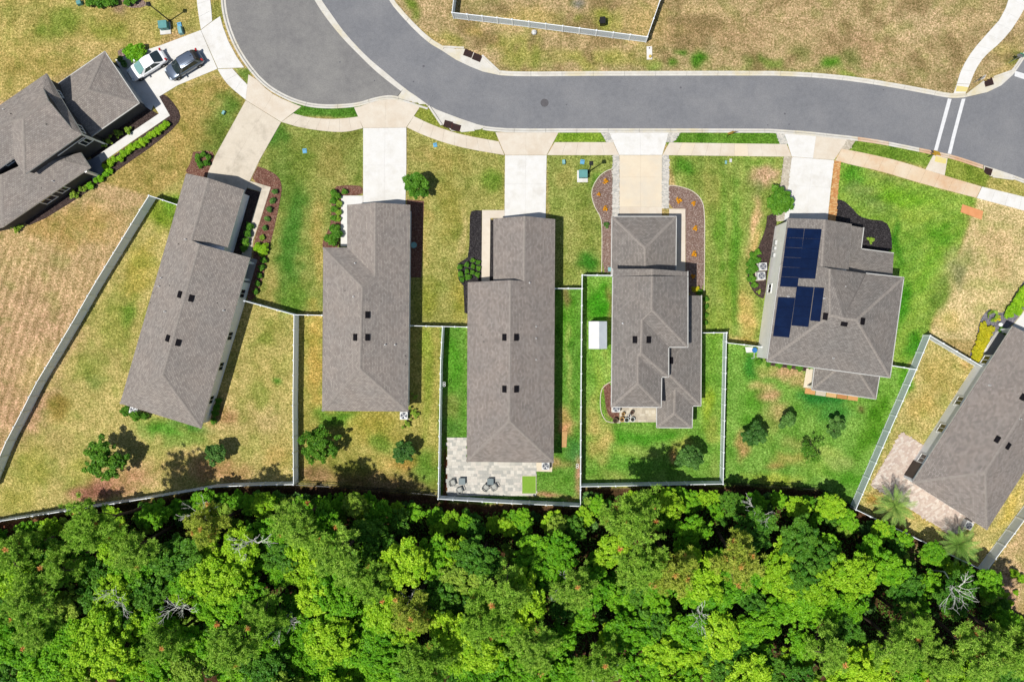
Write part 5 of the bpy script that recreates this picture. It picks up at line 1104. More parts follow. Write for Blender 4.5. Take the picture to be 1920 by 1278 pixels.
M['teal'] = surf('green_enamel', A(110, 176, 172), A(98, 162, 160), 2, .5); M['blue_lid'] = surf('blue_plastic', A(122, 196, 234), A(108, 184, 226), 4, .5); M['teal_pale'] = surf('pale_green_plastic', A(150, 206, 206), A(134, 190, 192), 4, .6)
def transformer(px, py, rz, label):
    p = P(px, py); e = empty('transformer_box', p, rz, label=label, cat='utility box', group='green pad-mounted transformers')
    q = MB(); q.box((0, -.0, .06), (1.22, 1.36, .14)); q.build('pad', M['concrete'], e, keep=False)
    q = MB(); q.box((.06, .18, .50), (.96, .86, .76)); q.build('cabinet', M['teal'], e, keep=False)
    q = MB(); q.box((.06, .18, .90), (1.0, .90, .05), 0, 0, .97); q.build('cabinet_lid', M['teal'], e, keep=False)
    q = MB(); q.box((.06, -.262, .5), (.03, .02, .5)); q.box((.22, -.27, .5), (.05, .04, .12)); q.build('door_handle', M['black'], e, keep=False)
transformer(310.5, 54, .1, 'green transformer box on a concrete pad beside the top-left street lamp'); transformer(1092, 331, 0, 'green transformer box on a concrete pad left of the curved mulch bed')
def lidbox(name, px, py, w_, l_, h_, rz, mat, label, cat='utility box', group=None, dots=True):
    p = P(px, py); e = empty(name, p, rz, label=label, cat=cat, group=group)
    q = MB(); q.box((0, 0, h_ / 2), (w_, l_, h_), 0, 0, .94); q.build('box', M[mat], e, keep=False)
    q = MB(); q.box((0, 0, h_ + .008), (w_ * .86, l_ * .86, .02)); q.build('lid', M[mat], e, keep=False)
    if dots:
        for s_ in (-1, 1): q = MB(); q.box((s_ * w_ * .16, l_ * .16, h_ + .022), (.08, .08, .012)); q.build('lid_hole', M['dark'], e, keep=False)
lidbox('water_meter_box', 571.5, 283, .5, .55, .06, .1, 'blue_lid', 'blue meter lid in the lawn right of the worn driveway', group='blue water meter boxes')
lidbox('water_meter_box', 816, 272, .45, .5, .06, .2, 'blue_lid', 'blue meter lid below the curved sidewalk', group='blue water meter boxes')
lidbox('water_meter_box', 1092, 303.5, .5, .55, .06, -.15, 'blue_lid', 'blue meter lid above the green transformer', group='blue water meter boxes')
lidbox('water_meter_box', 337, 47, .5, .55, .12, .25, 'blue_lid', 'blue meter lid right of the top-left transformer', group='blue water meter boxes')
lidbox('cable_pedestal', 340.5, 59, .45, .85, .5, .25, 'teal_pale', 'pale green cable pedestal just below a blue meter lid', dots=False)
lidbox('cable_pedestal', 151, 7, .55, .5, .45, .3, 'teal', 'green cable pedestal in the top-left lawn near the hedge', dots=False)
lidbox('cable_pedestal', 1057, 304.5, .35, .5, .4, .1, 'teal_pale', 'pale green cable pedestal left of a blue meter lid', dots=False)
lidbox('cable_pedestal', 420.5, 212, .3, .45, .3, -.5, 'teal_pale', 'small pale box in the lawn left of the worn driveway', dots=False)
lidbox('valve_box', 1370, 301, .28, .42, .06, 0, 'pipe', 'small white valve box below the sidewalk left of the solar-panel house', dots=False)
lidbox('valve_box', 1361, 304.5, .24, .4, .08, 0, 'teal_pale', 'small pale green valve box beside the white one', dots=False)
lidbox('valve_box', 1143, 505, .4, .5, .25, 0, 'teal_pale', 'pale green box at the end of the left mulch bed by the garage', dots=False)
# concrete pad with a yellow gas marker
p = P(1217.5, 100); e = empty('marker_pad', p, .02, label='white concrete pad with a yellow marker cap near the road', cat='utility marker')
q = MB(); q.box((0, 0, .05), (.62, 1.5, .1)); q.build('pad', M['concrete'], e, keep=False)
q = MB(); q.lathe([(.17, .1), (.17, .25), (.13, .34), (0, .38)], (.08, -.42, 0), 12); q.build('marker_cap', surf('yellow_paint', A(246, 214, 110), A(236, 200, 90), 4, .6), e, keep=False)
q = MB(); q.lathe([(.07, .1), (.07, .16), (0, .17)], (0, .55, 0), 10); q.build('valve_lid', M['iron'], e, keep=False)
# wheelie bin
p = P(1129, 44.5); e = empty('trash_bin', p, .03, label='black wheeled trash bin inside the fenced dry lot', cat='trash bin')
q = MB(); q.box((0, 0, .52), (.56, .62, .96), 0, 0, 1.14); q.build('bin_body', M['black'], e, keep=False)
q = MB(); q.box((0, 0, 1.03), (.68, .76, .07), 0, 0, .93); q.build('lid', M['black'], e, keep=False)
q = MB(); q.tube([(-.26, .42, .98), (.26, .42, .98)], .02, 6); q.build('handle', M['black'], e, keep=False)
for s_ in (-1, 1): q = MB(); q.tube([(s_ * .30, .30, .12), (s_ * .36, .30, .12)], .12, 10); q.build('wheel', M['dark'], e, keep=False)
# knotted bag
p = P(1001.5, 62); e = empty('plastic_bag', p, .4, label='white tied plastic bag dropped outside the top fence', cat='bag')
bm = bmesh.new(); bmesh.ops.create_icosphere(bm, subdivisions=3, radius=.3)
for v in bm.verts: v.co *= 1 + .16 * math.sin(v.co.x * 19 + 2 * v.co.y * 13) * math.cos(v.co.z * 17); v.co.z = max(-.2, v.co.z * .8)
me = bpy.data.meshes.new('bag_body'); bm.to_mesh(me); bm.free(); me.materials.append(M['pipe']); o = link('bag_body', me, e); o.location = (0, 0, .2)
q = MB(); q.lathe([(.05, .40), (.03, .46), (.10, .54)], n=7); q.build('knot', M['pipe'], e, keep=False)
# traffic signs
M['sign_yellow'] = surf('sign_yellow', A(250, 196, 60), A(238, 180, 48), 5, .5); M['sign_green'] = surf('sign_green', A(60, 190, 150), A(50, 176, 140), 5, .4); M['galv'] = surf('galvanised', A(190, 192, 194), A(170, 172, 175), 6, .4, metal=.4)
def post(e, h, mat='galv'): q = MB(); q.box((0, 0, h / 2), (.05, .05, h)); return q.build('post', M[mat], e, keep=False)
def diamond(px, py, rz, label):
    e = empty('warning_sign', P(px, py), rz, label=label, cat='road sign', group='yellow diamond warning signs'); post(e, 2.75, 'black')
    q = MB(); r = .54; q.add([(0, -.04, 2.35 + r), (r, -.04, 2.35), (0, -.04, 2.35 - r), (-r, -.04, 2.35), (0, -.06, 2.35 + r), (r, -.06, 2.35), (0, -.06, 2.35 - r), (-r, -.06, 2.35)], [(0, 1, 2, 3), (7, 6, 5, 4), (0, 4, 5, 1), (1, 5, 6, 2), (2, 6, 7, 3), (3, 7, 4, 0)]); q.build('sign_plate', M['sign_yellow'], e, keep=False)
    q = MB(); q.box((0, -.05, 1.68), (.5, .02, .32)); q.build('plaque', M['sign_yellow'], e, keep=False)
diamond(1363, 256.5, math.radians(10), 'yellow warning sign on a post beside the straight kerb'); diamond(1739, 294.5, math.radians(-35), 'yellow warning sign on a post beside the crosswalk')
e = empty('sign_post', P(1825.5, 155), math.radians(62), label='thin white sign seen edge-on beside the upper crosswalk ramp', cat='road sign'); post(e, 2.4)
q = MB(); q.box((0, -.05, 2.0), (.5, .02, .7)); q.build('sign_plate', M['white'], e, keep=False)
e = empty('stop_sign', P(1891, 118), math.radians(-20), label='stop sign post with green street-name blades at the right-hand junction', cat='road sign'); post(e, 3.1)
q = MB(); r = .41; q.add([(r * math.cos(math.pi / 8 + k * math.pi / 4), y, 2.35 + r * math.sin(math.pi / 8 + k * math.pi / 4)) for y in (.04, .06) for k in range(8)], [tuple(range(8)), tuple(range(15, 7, -1))] + [(k, 8 + k, 8 + (k + 1) % 8, (k + 1) % 8) for k in range(8)]); q.build('sign_plate', M['galv'], e, keep=False)
for k in (0, 1): q = MB(); q.box((0, 0, 2.93 + k * .18), (.85, .03, .16), k * 1.5); q.build('name_blade', M['sign_green'], e, keep=False)
# white shed
sx = [(1103.5, 604), (1138, 604), (1138, 652.5), (1103.5, 652.5)]
c = P(1121, 628, 2.0); e = empty('garden_shed', (c.x, c.y, 0), label='small white gable-roofed shed beside the grey-roofed house', cat='shed')
wx_, wy_ = 33.5 * S * .97, 52 * S * .97
q = MB(); q.box((0, 0, .95), (wx_ - .12, wy_ - .12, 1.9)); q.build('wall', M['vinyl'], e, keep=False)
zr_, ze_ = 2.45, 1.9
for s_ in (-1, 1):
    q = MB(); a0 = Vector((s_ * (wx_ / 2 + .03), -wy_ / 2, ze_)); b0 = Vector((s_ * (wx_ / 2 + .03), wy_ / 2, ze_)); r0 = Vector((.12 * 1, -wy_ / 2, zr_)); r1 = Vector((.12, wy_ / 2, zr_))
    up = Vector((0, 0, .05)); vs_ = [a0, b0, r1, r0, a0 - up, b0 - up, r1 - up, r0 - up]; q.add(vs_, [(0, 1, 2, 3) if s_ > 0 else (3, 2, 1, 0), (7, 6, 5, 4), (0, 1, 5, 4), (0, 3, 7, 4), (1, 2, 6, 5)]); q.build('roof_panel', surf('shed_plastic_lit_shaded_%d' % s_, A(250, 250, 248) if s_ < 0 else A(214, 222, 232), A(242, 243, 242) if s_ < 0 else A(204, 212, 224), 2, .5), e, keep=False)  # same plastic, sunlit slope coloured bright white and shaded slope bluish
for s_ in (-1, 1): q = MB(); q.add([(-(wx_ / 2 - .06), s_ * (wy_ / 2 - .05), ze_ - .03), ((wx_ / 2 - .06), s_ * (wy_ / 2 - .05), ze_ - .03), (.12, s_ * (wy_ / 2 - .05), zr_ - .06)], [(0, 1, 2)]); q.build('gable', M['vinyl'], e, keep=False)
q = MB(); q.box((0, -wy_ / 2 + .045, .95), (.95, .04, 1.7)); q.build('door', M['vinyl'], e, keep=False)
# air conditioners
def ac(px, py, rz, label):
    p = P(px, py, .9); e = empty('air_conditioner', (p.x, p.y, 0), rz, label=label, cat='air conditioner', group='outdoor air-conditioning units')
    q = MB(); q.box((0, 0, .04), (1.0, 1.0, .1)); q.build('pad', M['concrete_cream'], e, keep=False)
    q = MB(); q.box((0, 0, .46), (.84, .84, .76)); q.build('casing', M['galv'], e, keep=False)
    for k in range(7):
        q = MB(); q.box((0, 0, .16 + k * .1), (.86, .86, .03)); q.build('louvre', M['pipe'], e, keep=False)
    q = MB(); q.box((0, 0, .87), (.90, .90, .06), 0, 0, .96); q.build('top_panel', M['pipe'], e, keep=False)
    q = MB(); q.lathe([(.36, .9), (.36, .91), (.0, .912)], n=20); q.build('fan_well', M['frame_dark'], e, keep=False)
    q = MB()
    for k in range(4):
        a = k * math.pi / 2 + .3; q.add([(.05 * math.cos(a), .05 * math.sin(a), .92), (.33 * math.cos(a), .33 * math.sin(a), .92), (.33 * math.cos(a + .7), .33 * math.sin(a + .7), .935), (.08 * math.cos(a + .9), .08 * math.sin(a + .9), .93)], [(0, 1, 2, 3)])
    q.lathe([(.08, .92), (.08, .95), (.0, .96)], n=10); q.build('fan', M['galv'], e, keep=False)
    q = MB()
    for r in (.16, .26, .36):
        q.tube([(r * math.cos(k * .3142), r * math.sin(k * .3142), .965) for k in range(21)], .009, 4, cap=False)
    for k in range(4): a = k * math.pi / 4; q.tube([(-.38 * math.cos(a), -.38 * math.sin(a), .96), (.38 * math.cos(a), .38 * math.sin(a), .96)], .008, 4)
    q.build('fan_guard', M['pipe'], e, keep=False)
ac(250, 768, -.25, 'air conditioner behind the slanted brown-roofed house'); ac(757, 779, 0, 'air conditioner behind the second house near the magnolia'); ac(1023, 873.5, 0, 'air conditioner beside the patio and green mat')
ac(1155.5, 765.5, 0, 'air conditioner beside the cluster of plant pots'); ac(1431, 499.5, .06, 'upper of two air conditioners beside the solar-panel house'); ac(1428, 517, .06, 'lower of two air conditioners beside the solar-panel house'); ac(1817, 984.5, -.5, 'air conditioner between the palms and the slanted white house')
# boards and planks
def board(name, pts, mat, label, cat, z=.06, planks=1):
    w_ = [P(*p).to_2d() for p in pts]; c = sum(w_, Vector((0, 0))) / 4; e = empty(name, (c.x, c.y, 0), label=label, cat=cat)
    for k in range(planks):
        a = [w_[0].lerp(w_[1], k / planks + .004), w_[0].lerp(w_[1], (k + 1) / planks - .004), w_[3].lerp(w_[2], (k + 1) / planks - .004), w_[3].lerp(w_[2], k / planks + .004)]
        q = MB(); q.prism([tuple(p) for p in a], .0, z, bottom=True); q.build('plank', M[mat], e)
    return e
board('wooden_board', [(1804, 383), (1843.5, 396), (1840, 412), (1800.5, 397.6)], 'plywood', 'orange wooden board lying on the lawn near the sidewalk', 'board')
board('timber_plank', [(1054, 808), (1064, 808), (1062, 838), (1053, 838)], 'wood', 'pale timber plank lying in the dirt beside the long house', 'plank')
p = P(992, 908); e = empty('turf_mat', (p.x, p.y, 0), label='square green artificial turf mat on the patio corner', cat='mat')
q = MB(); q.box((0, 0, .065), (26 * S, 33 * S, .03)); q.build('turf', surf('turf', A(146, 190, 66), A(136, 180, 58), 6, .95, grain=(14, .08)), e, keep=False)
q = MB()
for a in ((0, 16.6, 26.6, .8), (0, -16.6, 26.6, .8), (13.2, 0, .8, 33.6), (-13.2, 0, .8, 33.6)): q.box((a[0] * S, a[1] * S, .07), (a[2] * S, a[3] * S, .05))
q.build('border', M['concrete_cream'], e, keep=False)
# patio furniture
M['rattan'] = surf('grey_rattan', A(168, 170, 166), A(136, 138, 136), 9, .7); M['cushion'] = surf('grey_cushion', A(206, 206, 198), A(188, 188, 180), 5, .9); M['tabletop'] = surf('slate_tabletop', A(96, 118, 124), A(84, 104, 110), 3, .35)
def table(px, py, w_, rz, label):
    p = P(px, py, .5); e = empty('patio_table', (p.x, p.y, .055), rz, label=label, cat='table', group='patio tables on the grey pavers')
    q = MB(); q.box((0, 0, .47), (w_, w_, .05)); q.build('table_top', M['tabletop'], e, keep=False)
    for a in (-1, 1):
        for b in (-1, 1): q = MB(); q.box((a * (w_ / 2 - .06), b * (w_ / 2 - .06), .22), (.05, .05, .45)); q.build('leg', M['black'], e, keep=False)
def chair(px, py, rz, label):
    p = P(px, py, .4); e = empty('patio_chair', (p.x, p.y, .055), rz, label=label, cat='chair', group='rattan patio chairs')
    q = MB(); q.box((0, 0, .38), (.62, .62, .08)); q.build('seat', M['rattan'], e, keep=False)
    q = MB(); q.box((0, .02, .45), (.52, .5, .09), 0, 0, .92); q.build('cushion', M['cushion'], e, keep=False)
    q = MB(); q.tube([(-.33, .25, .62), (-.36, -.1, .66), (-.28, -.33, .78), (0, -.40, .84), (.28, -.33, .78), (.36, -.1, .66), (.33, .25, .62)], .045, 7); q.build('armrest', M['rattan'], e, keep=False)
    vs_ = [(-.30 + .1 * k, -.30 - .08 * math.sin(math.pi * k / 6), z) for z in (.4, .82) for k in range(7)]; q = MB(); q.add(vs_, [(k, k + 1, 8 + k, 7 + k) for k in range(6)]); q.build('backrest', M['rattan'], e, keep=False)
    for a in (-1, 1):
        for b in (-1, 1): q = MB(); q.box((a * .27, b * .27, .18), (.045, .045, .36)); q.build('leg', M['black'], e, keep=False)
table(866, 902, .75, 0, 'dark patio table at the left of the grey patio'); table(919.5, 902.5, .72, 0, 'slate-topped patio table in the middle of the grey patio')
chair(849, 904, math.radians(-75), 'rattan chair left of the dark patio table'); chair(862, 918, math.radians(20), 'rattan chair below the dark patio table'); chair(911, 913, math.radians(-35), 'left one of two rattan chairs facing the slate-topped table'); chair(926.5, 912, math.radians(30), 'right one of two rattan chairs facing the slate-topped table')
# pots
M['terracotta'] = surf('tan_pot', A(206, 164, 96), A(188, 146, 84), 6, .8); M['pot_green'] = surf('glazed_pot', A(92, 116, 108), A(80, 102, 96), 5, .3); M['pot_brown'] = surf('brown_pot', A(118, 92, 74), A(98, 76, 62), 5, .6); M['soil'] = surf('soil', A(70, 56, 46), A(56, 44, 36), 9, .95)
for x, y, r, mt, lb in ((1153.5, 787, .30, 'pot_brown', 'large brown plant pot at the left end of the pot cluster'), (1168, 775, .20, 'terracotta', 'tan plant pot at the top of the pot cluster'), (1166, 785, .28, 'terracotta', 'wide tan plant pot at the bottom of the pot cluster'), (1174.5, 786, .27, 'pot_green', 'green glazed pot with a pale rim'), (1179.5, 778, .15, 'black', 'small black pot with a white rim'), (1185.5, 785, .26, 'pot_green', 'olive green pot at the lower right of the pot cluster'), (1184.5, 772, .22, 'pot_brown', 'brown pot at the upper right of the cluster')):
    p = P(x, y); e = empty('plant_pot', (p.x, p.y, .055), 0, label=lb, cat='plant pot', group='plant pots on the small patio')
    q = MB(); q.lathe([(r * .7, 0), (r, .35), (r * 1.05, .36), (r * 1.05, .42), (r * .86, .42), (r * .84, .36)], n=16); q.build('pot_body', M[mt], e, True, keep=False)
    q = MB(); q.lathe([(r * .85, .355), (0, .37)], n=14); q.build('soil', M['soil'], e, keep=False)
    if mt == 'pot_green' or r < .16: q = MB(); q.tube([(r * .98 * math.cos(k * .3142), r * .98 * math.sin(k * .3142), .425) for k in range(21)], .022, 5, cap=False); q.build('rim', M['white'], e, keep=False)
# white garden lamp globe, hose reel, blue barrel
p = P(1873, 608); e = empty('globe_lamp', p, 0, label='white round garden globe in the gravel bed at the right', cat='garden globe')
q = MB(); q.lathe([(.10, 0), (.10, .1), (.2, .18), (.26, .34), (.2, .5), (.08, .58), (0, .6)], n=16); q.build('globe', M['white'], e, True, keep=False)
p = P(1405, 656); e = empty('patio_stand', p, 0, label='blue pot with a white pipe stand by the corner of the solar-panel house', cat='planter')
q = MB(); q.lathe([(.22, .05), (.3, .45), (.3, .5), (.24, .5)], (.5, 0, 0), 14); q.build('planter', surf('cobalt_glaze', A(60, 130, 200), A(50, 116, 186), 4, .25), e, keep=False)
q = MB(); q.tube([(.55, -.1, .06), (.52, -.9, .1), (.2, -.95, .1)], .04, 6); q.build('pipe_frame', M['pipe'], e, keep=False)
q = MB(); q.prism([(-.5, .35), (.4, .35), (.5, -.25), (-.35, -.3)], -.05, .05); q.build('slab', M['concrete'], e, keep=False)
p = P(778, 460.5); e = empty('bird_bath', p, 0, label='pale bird bath in the shade right of the second house', cat='bird bath')
q = MB(); q.lathe([(.18, 0), (.1, .1), (.08, .55), (.12, .62)], n=12); q.build('pedestal', M['teal_pale'], e, True, keep=False)
q = MB(); q.lathe([(.1, .6), (.34, .7), (.36, .76), (.3, .72), (0, .68)], n=16); q.build('bowl', M['teal_pale'], e, True, keep=False)
# white wall hooks on the fence posts
for x, y, lb in ((833, 720, 'white looped hanger on the fence left of the long house'), (1082.5, 873, 'white looped hanger on the fence right of the patio yard')):
    p = P(x, y, 1.4); e = empty('fence_hanger', (p.x, p.y, 0), 0, label=lb, cat='hanger', group='white fence hangers')
    for k in (-1, 1):
        q = MB(); q.tube([(.14 * math.cos(j * .628), k * .13 + .12 * math.sin(j * .628), 1.45) for j in range(11)], .025, 5, cap=False); q.build('loop', M['white'], e, keep=False)
# ================================================================== VEGETATION
def unit(v): return v / np.maximum(1e-9, np.linalg.norm(v, axis=-1, keepdims=True))
def leaves(c, nrm, size, aspect, r):
    """rhombus leaves: c (n,3) centres, nrm (n,3) normals, size (n,)"""
    n = len(c); t = unit(np.cross(nrm, r.normal(size=(n, 3)))); b = np.cross(nrm, t); s = size[:, None]
    V = np.stack([c - t * s, c + b * s * aspect + nrm * s * .12, c + t * s, c - b * s * aspect + nrm * s * .12], 1).reshape(-1, 3)
    return V, np.arange(4 * n).reshape(n, 4)
def clump_leaves(cs, rad, n_per, leaf, r, up=.5, rnd=.6, aspect=.55, shell=.55, flat_=.8):
    C_, N_, T_ = [], [], []
    for c, R_ in zip(cs, rad):
        n = max(8, int(n_per * (R_ / np.mean(rad)) ** 2)); d = unit(r.normal(size=(n, 3))); d[:, 2] = np.where(d[:, 2] < -.35, -d[:, 2], d[:, 2])
        rr = R_ * (shell + (1 - shell) * r.random(n) ** .6)
        bump_ = 1 + .18 * np.sin(d[:, 0] * 5 + c[0] * 3) * np.cos(d[:, 1] * 5 + c[1] * 2)
        p = c + d * (rr * bump_)[:, None] * np.array((1, 1, flat_)); C_.append(p); N_.append(unit(d * .55 + np.array((0, 0, up)) + r.normal(size=(n, 3)) * rnd * .95)); T_.append(np.clip(r.random() * .55 + r.random(n) * .5, 0, 1))
    C_ = np.concatenate(C_); N_ = np.concatenate(N_); T_ = np.concatenate(T_)
    V, F = leaves(C_, N_, leaf * (.7 + .6 * r.random(len(C_))), aspect, r)
    return V, F, np.repeat(T_, 4)
def broad_crown(name, seed, R, h, mat, ncl=22, n_per=260, leaf=.19, squash=.75, loose=0.0, up=.5, fine=.24):
    r = np.random.default_rng(seed); d = unit(r.normal(size=(ncl, 3))); d[:, 2] = np.abs(d[:, 2]) * .9 - .15
    k = .40 + .62 * r.random(ncl) + loose * r.random(ncl)
    cz = h - R * squash
    cs = d * (k * R * .82)[:, None] * np.array((1, 1, squash)) + np.array((0, 0, cz))
    cs = np.concatenate([cs, [[0, 0, cz + R * squash * .35]]]); rad = R * (fine * (.6 + .9 * r.random(ncl + 1) ** 1.4))
    V, F, T = clump_leaves(cs, rad, n_per, leaf, r, up, shell=.35)
    return npmesh(name, V, F, mat, T), cs
def trunk_mesh(name, seed, h, r0, targets, mat, n=5, bend=.25):
    r = random.Random(seed); q = MB(); top = h * .78
    mid = [(0, 0, -.15), (r.uniform(-bend, bend) * .5, r.uniform(-bend, bend) * .5, top * .35), (r.uniform(-bend, bend), r.uniform(-bend, bend), top * .7), (r.uniform(-bend, bend), r.uniform(-bend, bend), top)]
    q.tube(mid, [r0 * 1.25, r0 * .9, r0 * .65, r0 * .35], 7)
    for t in targets[:n]:
        b = Vector(mid[1]).lerp(Vector(mid[3]), r.uniform(.25, .95)); t = Vector(t); m = b.lerp(t, .5) + Vector((r.uniform(-.2, .2), r.uniform(-.2, .2), r.uniform(0, .3)))
        q.tube([b, m, t], [r0 * .4, r0 * .28, r0 * .1], 5)
    return q.mesh(name, mat, True)
def pine_crown(name, seed, R, h, mat, n=300, dead=.03):
    r = np.random.default_rng(seed); C_, S_ = [], []
    nb = 22; tips = []
    for k in range(nb):
        a = r.random() * 2 * math.pi; lv = r.random(); L_ = R * (1 - .55 * lv) * (.6 + .5 * r.random()); z = h - 3.6 * (1 - lv) - .3
        tips.append((L_ * math.cos(a), L_ * math.sin(a), z + .5))
        m = int(n / nb * (.6 + .8 * (1 - lv)))
        u = .25 + .8 * r.random(m) ** .7
        sp = .34 * R * (1.1 - u * .4)
        p = np.stack([L_ * u * math.cos(a) + r.normal(size=m) * sp * .5, L_ * u * math.sin(a) + r.normal(size=m) * sp * .5, z + .5 * u + r.normal(size=m) * .22 + .25], 1); C_.append(p)
    C_.append(np.stack([r.normal(size=30) * R * .2, r.normal(size=30) * R * .2, h - .4 + r.normal(size=30) * .3], 1))
    C_ = np.concatenate(C_); nt_ = len(C_); nn = 46
    d = unit(r.normal(size=(nt_, nn, 3)) + np.array((0, 0, .55))); L_ = .26 + .14 * r.random((nt_, nn))
    base = C_[:, None, :] + d * .03; tip = C_[:, None, :] + d * L_[..., None] - np.array((0, 0, .05)); side = unit(np.cross(d, r.normal(size=d.shape))) * .030
    V = np.stack([base - side, base + side, tip + side * .5, tip - side * .5], 2).reshape(-1, 3); F = np.arange(len(V)).reshape(-1, 4)
    T = np.clip(np.repeat(r.random(nt_), nn) * .6 + r.random(nt_ * nn) * .4, 0, 1); T = np.repeat(np.where(np.repeat(r.random(nt_) < dead, nn), 2.0, T), 4)
    return npmesh(name, V, F, mat, T), tips
def bare_tree(name, seed, h, spread, mat, r0=.09):
    r = random.Random(seed); q = MB()
    def grow(p, d, L_, rad, lv):
        n = p + d * L_; m = p.lerp(n, .5) + Vector((r.uniform(-1, 1), r.uniform(-1, 1), r.uniform(-.5, .5))) * L_ * .1
        q.tube([p, m, n], [rad, rad * .85, rad * .68], 5 if lv < 2 else 4, cap=False)
        if lv >= 4: return
        for k in range(4 if lv == 0 else 3 if lv < 3 else 2):
            nd = (d + Vector((r.uniform(-1, 1), r.uniform(-1, 1), r.uniform(-.35, .5))) * spread).normalized(); grow(n, nd, (h * r.uniform(.11, .17) if lv == 0 else L_ * r.uniform(.6, .9)), rad * .62, lv + 1)
    grow(Vector((0, 0, -.1)), Vector((r.uniform(-.08, .08), r.uniform(-.08, .08), 1)).normalized(), h * .74, r0, 0)
    return q.mesh(name, mat)
def put(name, label, cat, xy, crown, trunk=None, s=1.0, rz=0.0, group=None, tilt=(0, 0), z=0.0, pname='crown'):
    e = empty(name, (xy[0], xy[1], z), 0, label=label, cat=cat, group=group); e.rotation_mode = 'ZYX'; e.rotation_euler = (-tilt[0], tilt[1], rz); s_ = s if hasattr(s, '__len__') else (s, s, s); e.scale = s_
    if crown is not None: link(pname, crown, e)
    if trunk is not None: link('trunk' if cat == 'tree' else 'stem', trunk, e)
    return e
rv = random.Random(42)
# ---- prototypes
BROAD = []
for i, (R, h, mt, ncl, npz) in enumerate(((2.7, 9.0, 'leaf_bright', 85, 75), (2.4, 8.0, 'leaf_bright', 75, 75), (2.9, 10.0, 'leaf_lime', 90, 75), (2.5, 8.4, 'leaf_mid', 80, 75), (2.2, 7.0, 'leaf_bright', 70, 75), (2.6, 9.4, 'leaf_olive', 70, 60), (2.8, 9.6, 'leaf_mid', 85, 75), (2.3, 7.6, 'leaf_lime', 70, 75))):
    cr, cs = broad_crown('broadleaf_crown_%d' % i, 100 + i, R, h, M[mt], int(ncl * 1.15), int(npz * 1.35), .135, .8, .12, .45, .135); BROAD.append((cr, trunk_mesh('broadleaf_trunk_%d' % i, i, h, .17, [tuple(c) for c in cs], M['bark'], 7), h, R, mt))
PINE = []
for i, (R, h, n, mt) in enumerate(((2.9, 13.0, 300, 'needle'), (2.5, 12.0, 240, 'needle'), (3.2, 14.0, 340, 'needle'), (2.6, 12.4, 250, 'needle_brown'))):
    cr, tips = pine_crown('pine_crown_%d' % i, 200 + i, R, h, M[mt], n, .07 if mt == 'needle_brown' else .008); PINE.append((cr, trunk_mesh('pine_trunk_%d' % i, 50 + i, h * 1.22, .20, tips, M['bark'], 12), h, R, mt))
BARE = [bare_tree('bare_branches_%d' % i, 300 + i, 9.6 - i * .6, .8, M['bark_grey']) for i in range(3)]
UNDER = []
for i, (R, h, mt) in enumerate(((1.2, 2.4, 'leaf_mid'), (.9, 1.6, 'leaf_bright'), (1.3, 3.0, 'leaf_olive'), (1.1, 2.0, 'leaf_dark'))):
    cr, cs = broad_crown('undershrub_crown_%d' % i, 400 + i, R, h, M[mt], 12, 150, .12, .8); UNDER.append((cr, trunk_mesh('undershrub_stem_%d' % i, 80 + i, h, .05, [tuple(c) for c in cs], M['bark'], 5, .1)))
def fan_palm(name, seed, n=14, L_=.9, mat='frond'):
    r = np.random.default_rng(seed); Vs, Ts = [], []
    for k in range(n):
        a = r.random() * 6.283; el = .25 + .9 * r.random(); c = np.array((math.cos(a) * math.cos(el), math.sin(a) * math.cos(el), math.sin(el))) * L_ * .6; dirv = unit(c); sd_ = unit(np.cross(dirv, (0, 0, 1.0))); upv = np.cross(sd_, dirv)
        for j in range(13):
            t_ = (j - 6) / 6 * 1.35; d_ = dirv * math.cos(t_) + sd_ * math.sin(t_); tip = c + d_ * L_ * .55 - np.array((0, 0, .1)) * abs(t_); m = c + d_ * L_ * .3 + upv * .02; w_ = np.cross(d_, upv) * .03
            Vs += [c, m + w_, tip, m - w_]; Ts += [r.random() * .8] * 4
    V = np.array(Vs); return npmesh(name, V, np.arange(len(V)).reshape(-1, 4), M[mat], np.array(Ts))
PALMETTO = [fan_palm('palmetto_fans_%d' % i, 500 + i) for i in range(2)]

# ---- the wood
FPOLY = [(-70, 996), (0, 994), (150, 968), (330, 944), (405, 928), (551, 925), (640, 928), (822, 944), (825, 958), (1098, 962), (1104, 928), (1356, 924), (1440, 926), (1540, 932), (1590, 962), (1690, 1005), (1830, 1082), (1870, 1140), (1940, 1190), (2010, 1200), (2010, 1262), (-70, 1262)]
def ground_px(px, py, z): v = P(px, py, z); return NX + v.x / S, NY - v.y / S
def in_wood(px, py): return bool(inside(np.array([px]), np.array([py]), FPOLY)[0])
ROW = lambda gy: 'at the wood edge' if gy < 1000 else ('amid the wood' if gy < 1110 else 'along the bottom edge')
def SECT(gx):
    for lim, nm in ((420, 'below the slanted house'), (760, 'below the second house'), (1100, 'below the patio yard'), (1370, 'below the shed yard'), (1620, 'below the solar-panel house'), (3000, 'below the palm yard')):
        if gx < lim: return nm
placed = []
pines = [(165, 1000, 2), (235, 1035, 0), (110, 1060, 1), (40, 1130, 0), (20, 1040, 1), (60, 1190, 1), (385, 1000, 3), (300, 1215, 1), (420, 1215, 0), (545, 995, 0), (630, 1045, 2), (700, 1095, 0), (770, 1150, 3), (905, 1165, 2), (945, 1110, 1), (790, 1255, 0), (1185, 1000, 2), (1205, 1060, 0), (1075, 1105, 1), (1265, 1075, 3), (1390, 1050, 3), (1125, 1255, 1), (1690, 1225, 2), (1765, 1245, 0), (1850, 1235, 2), (1915, 1225, 0), (1715, 1175, 1), (490, 1150, 1), (1560, 1230, 1), (1000, 1230, 0)]
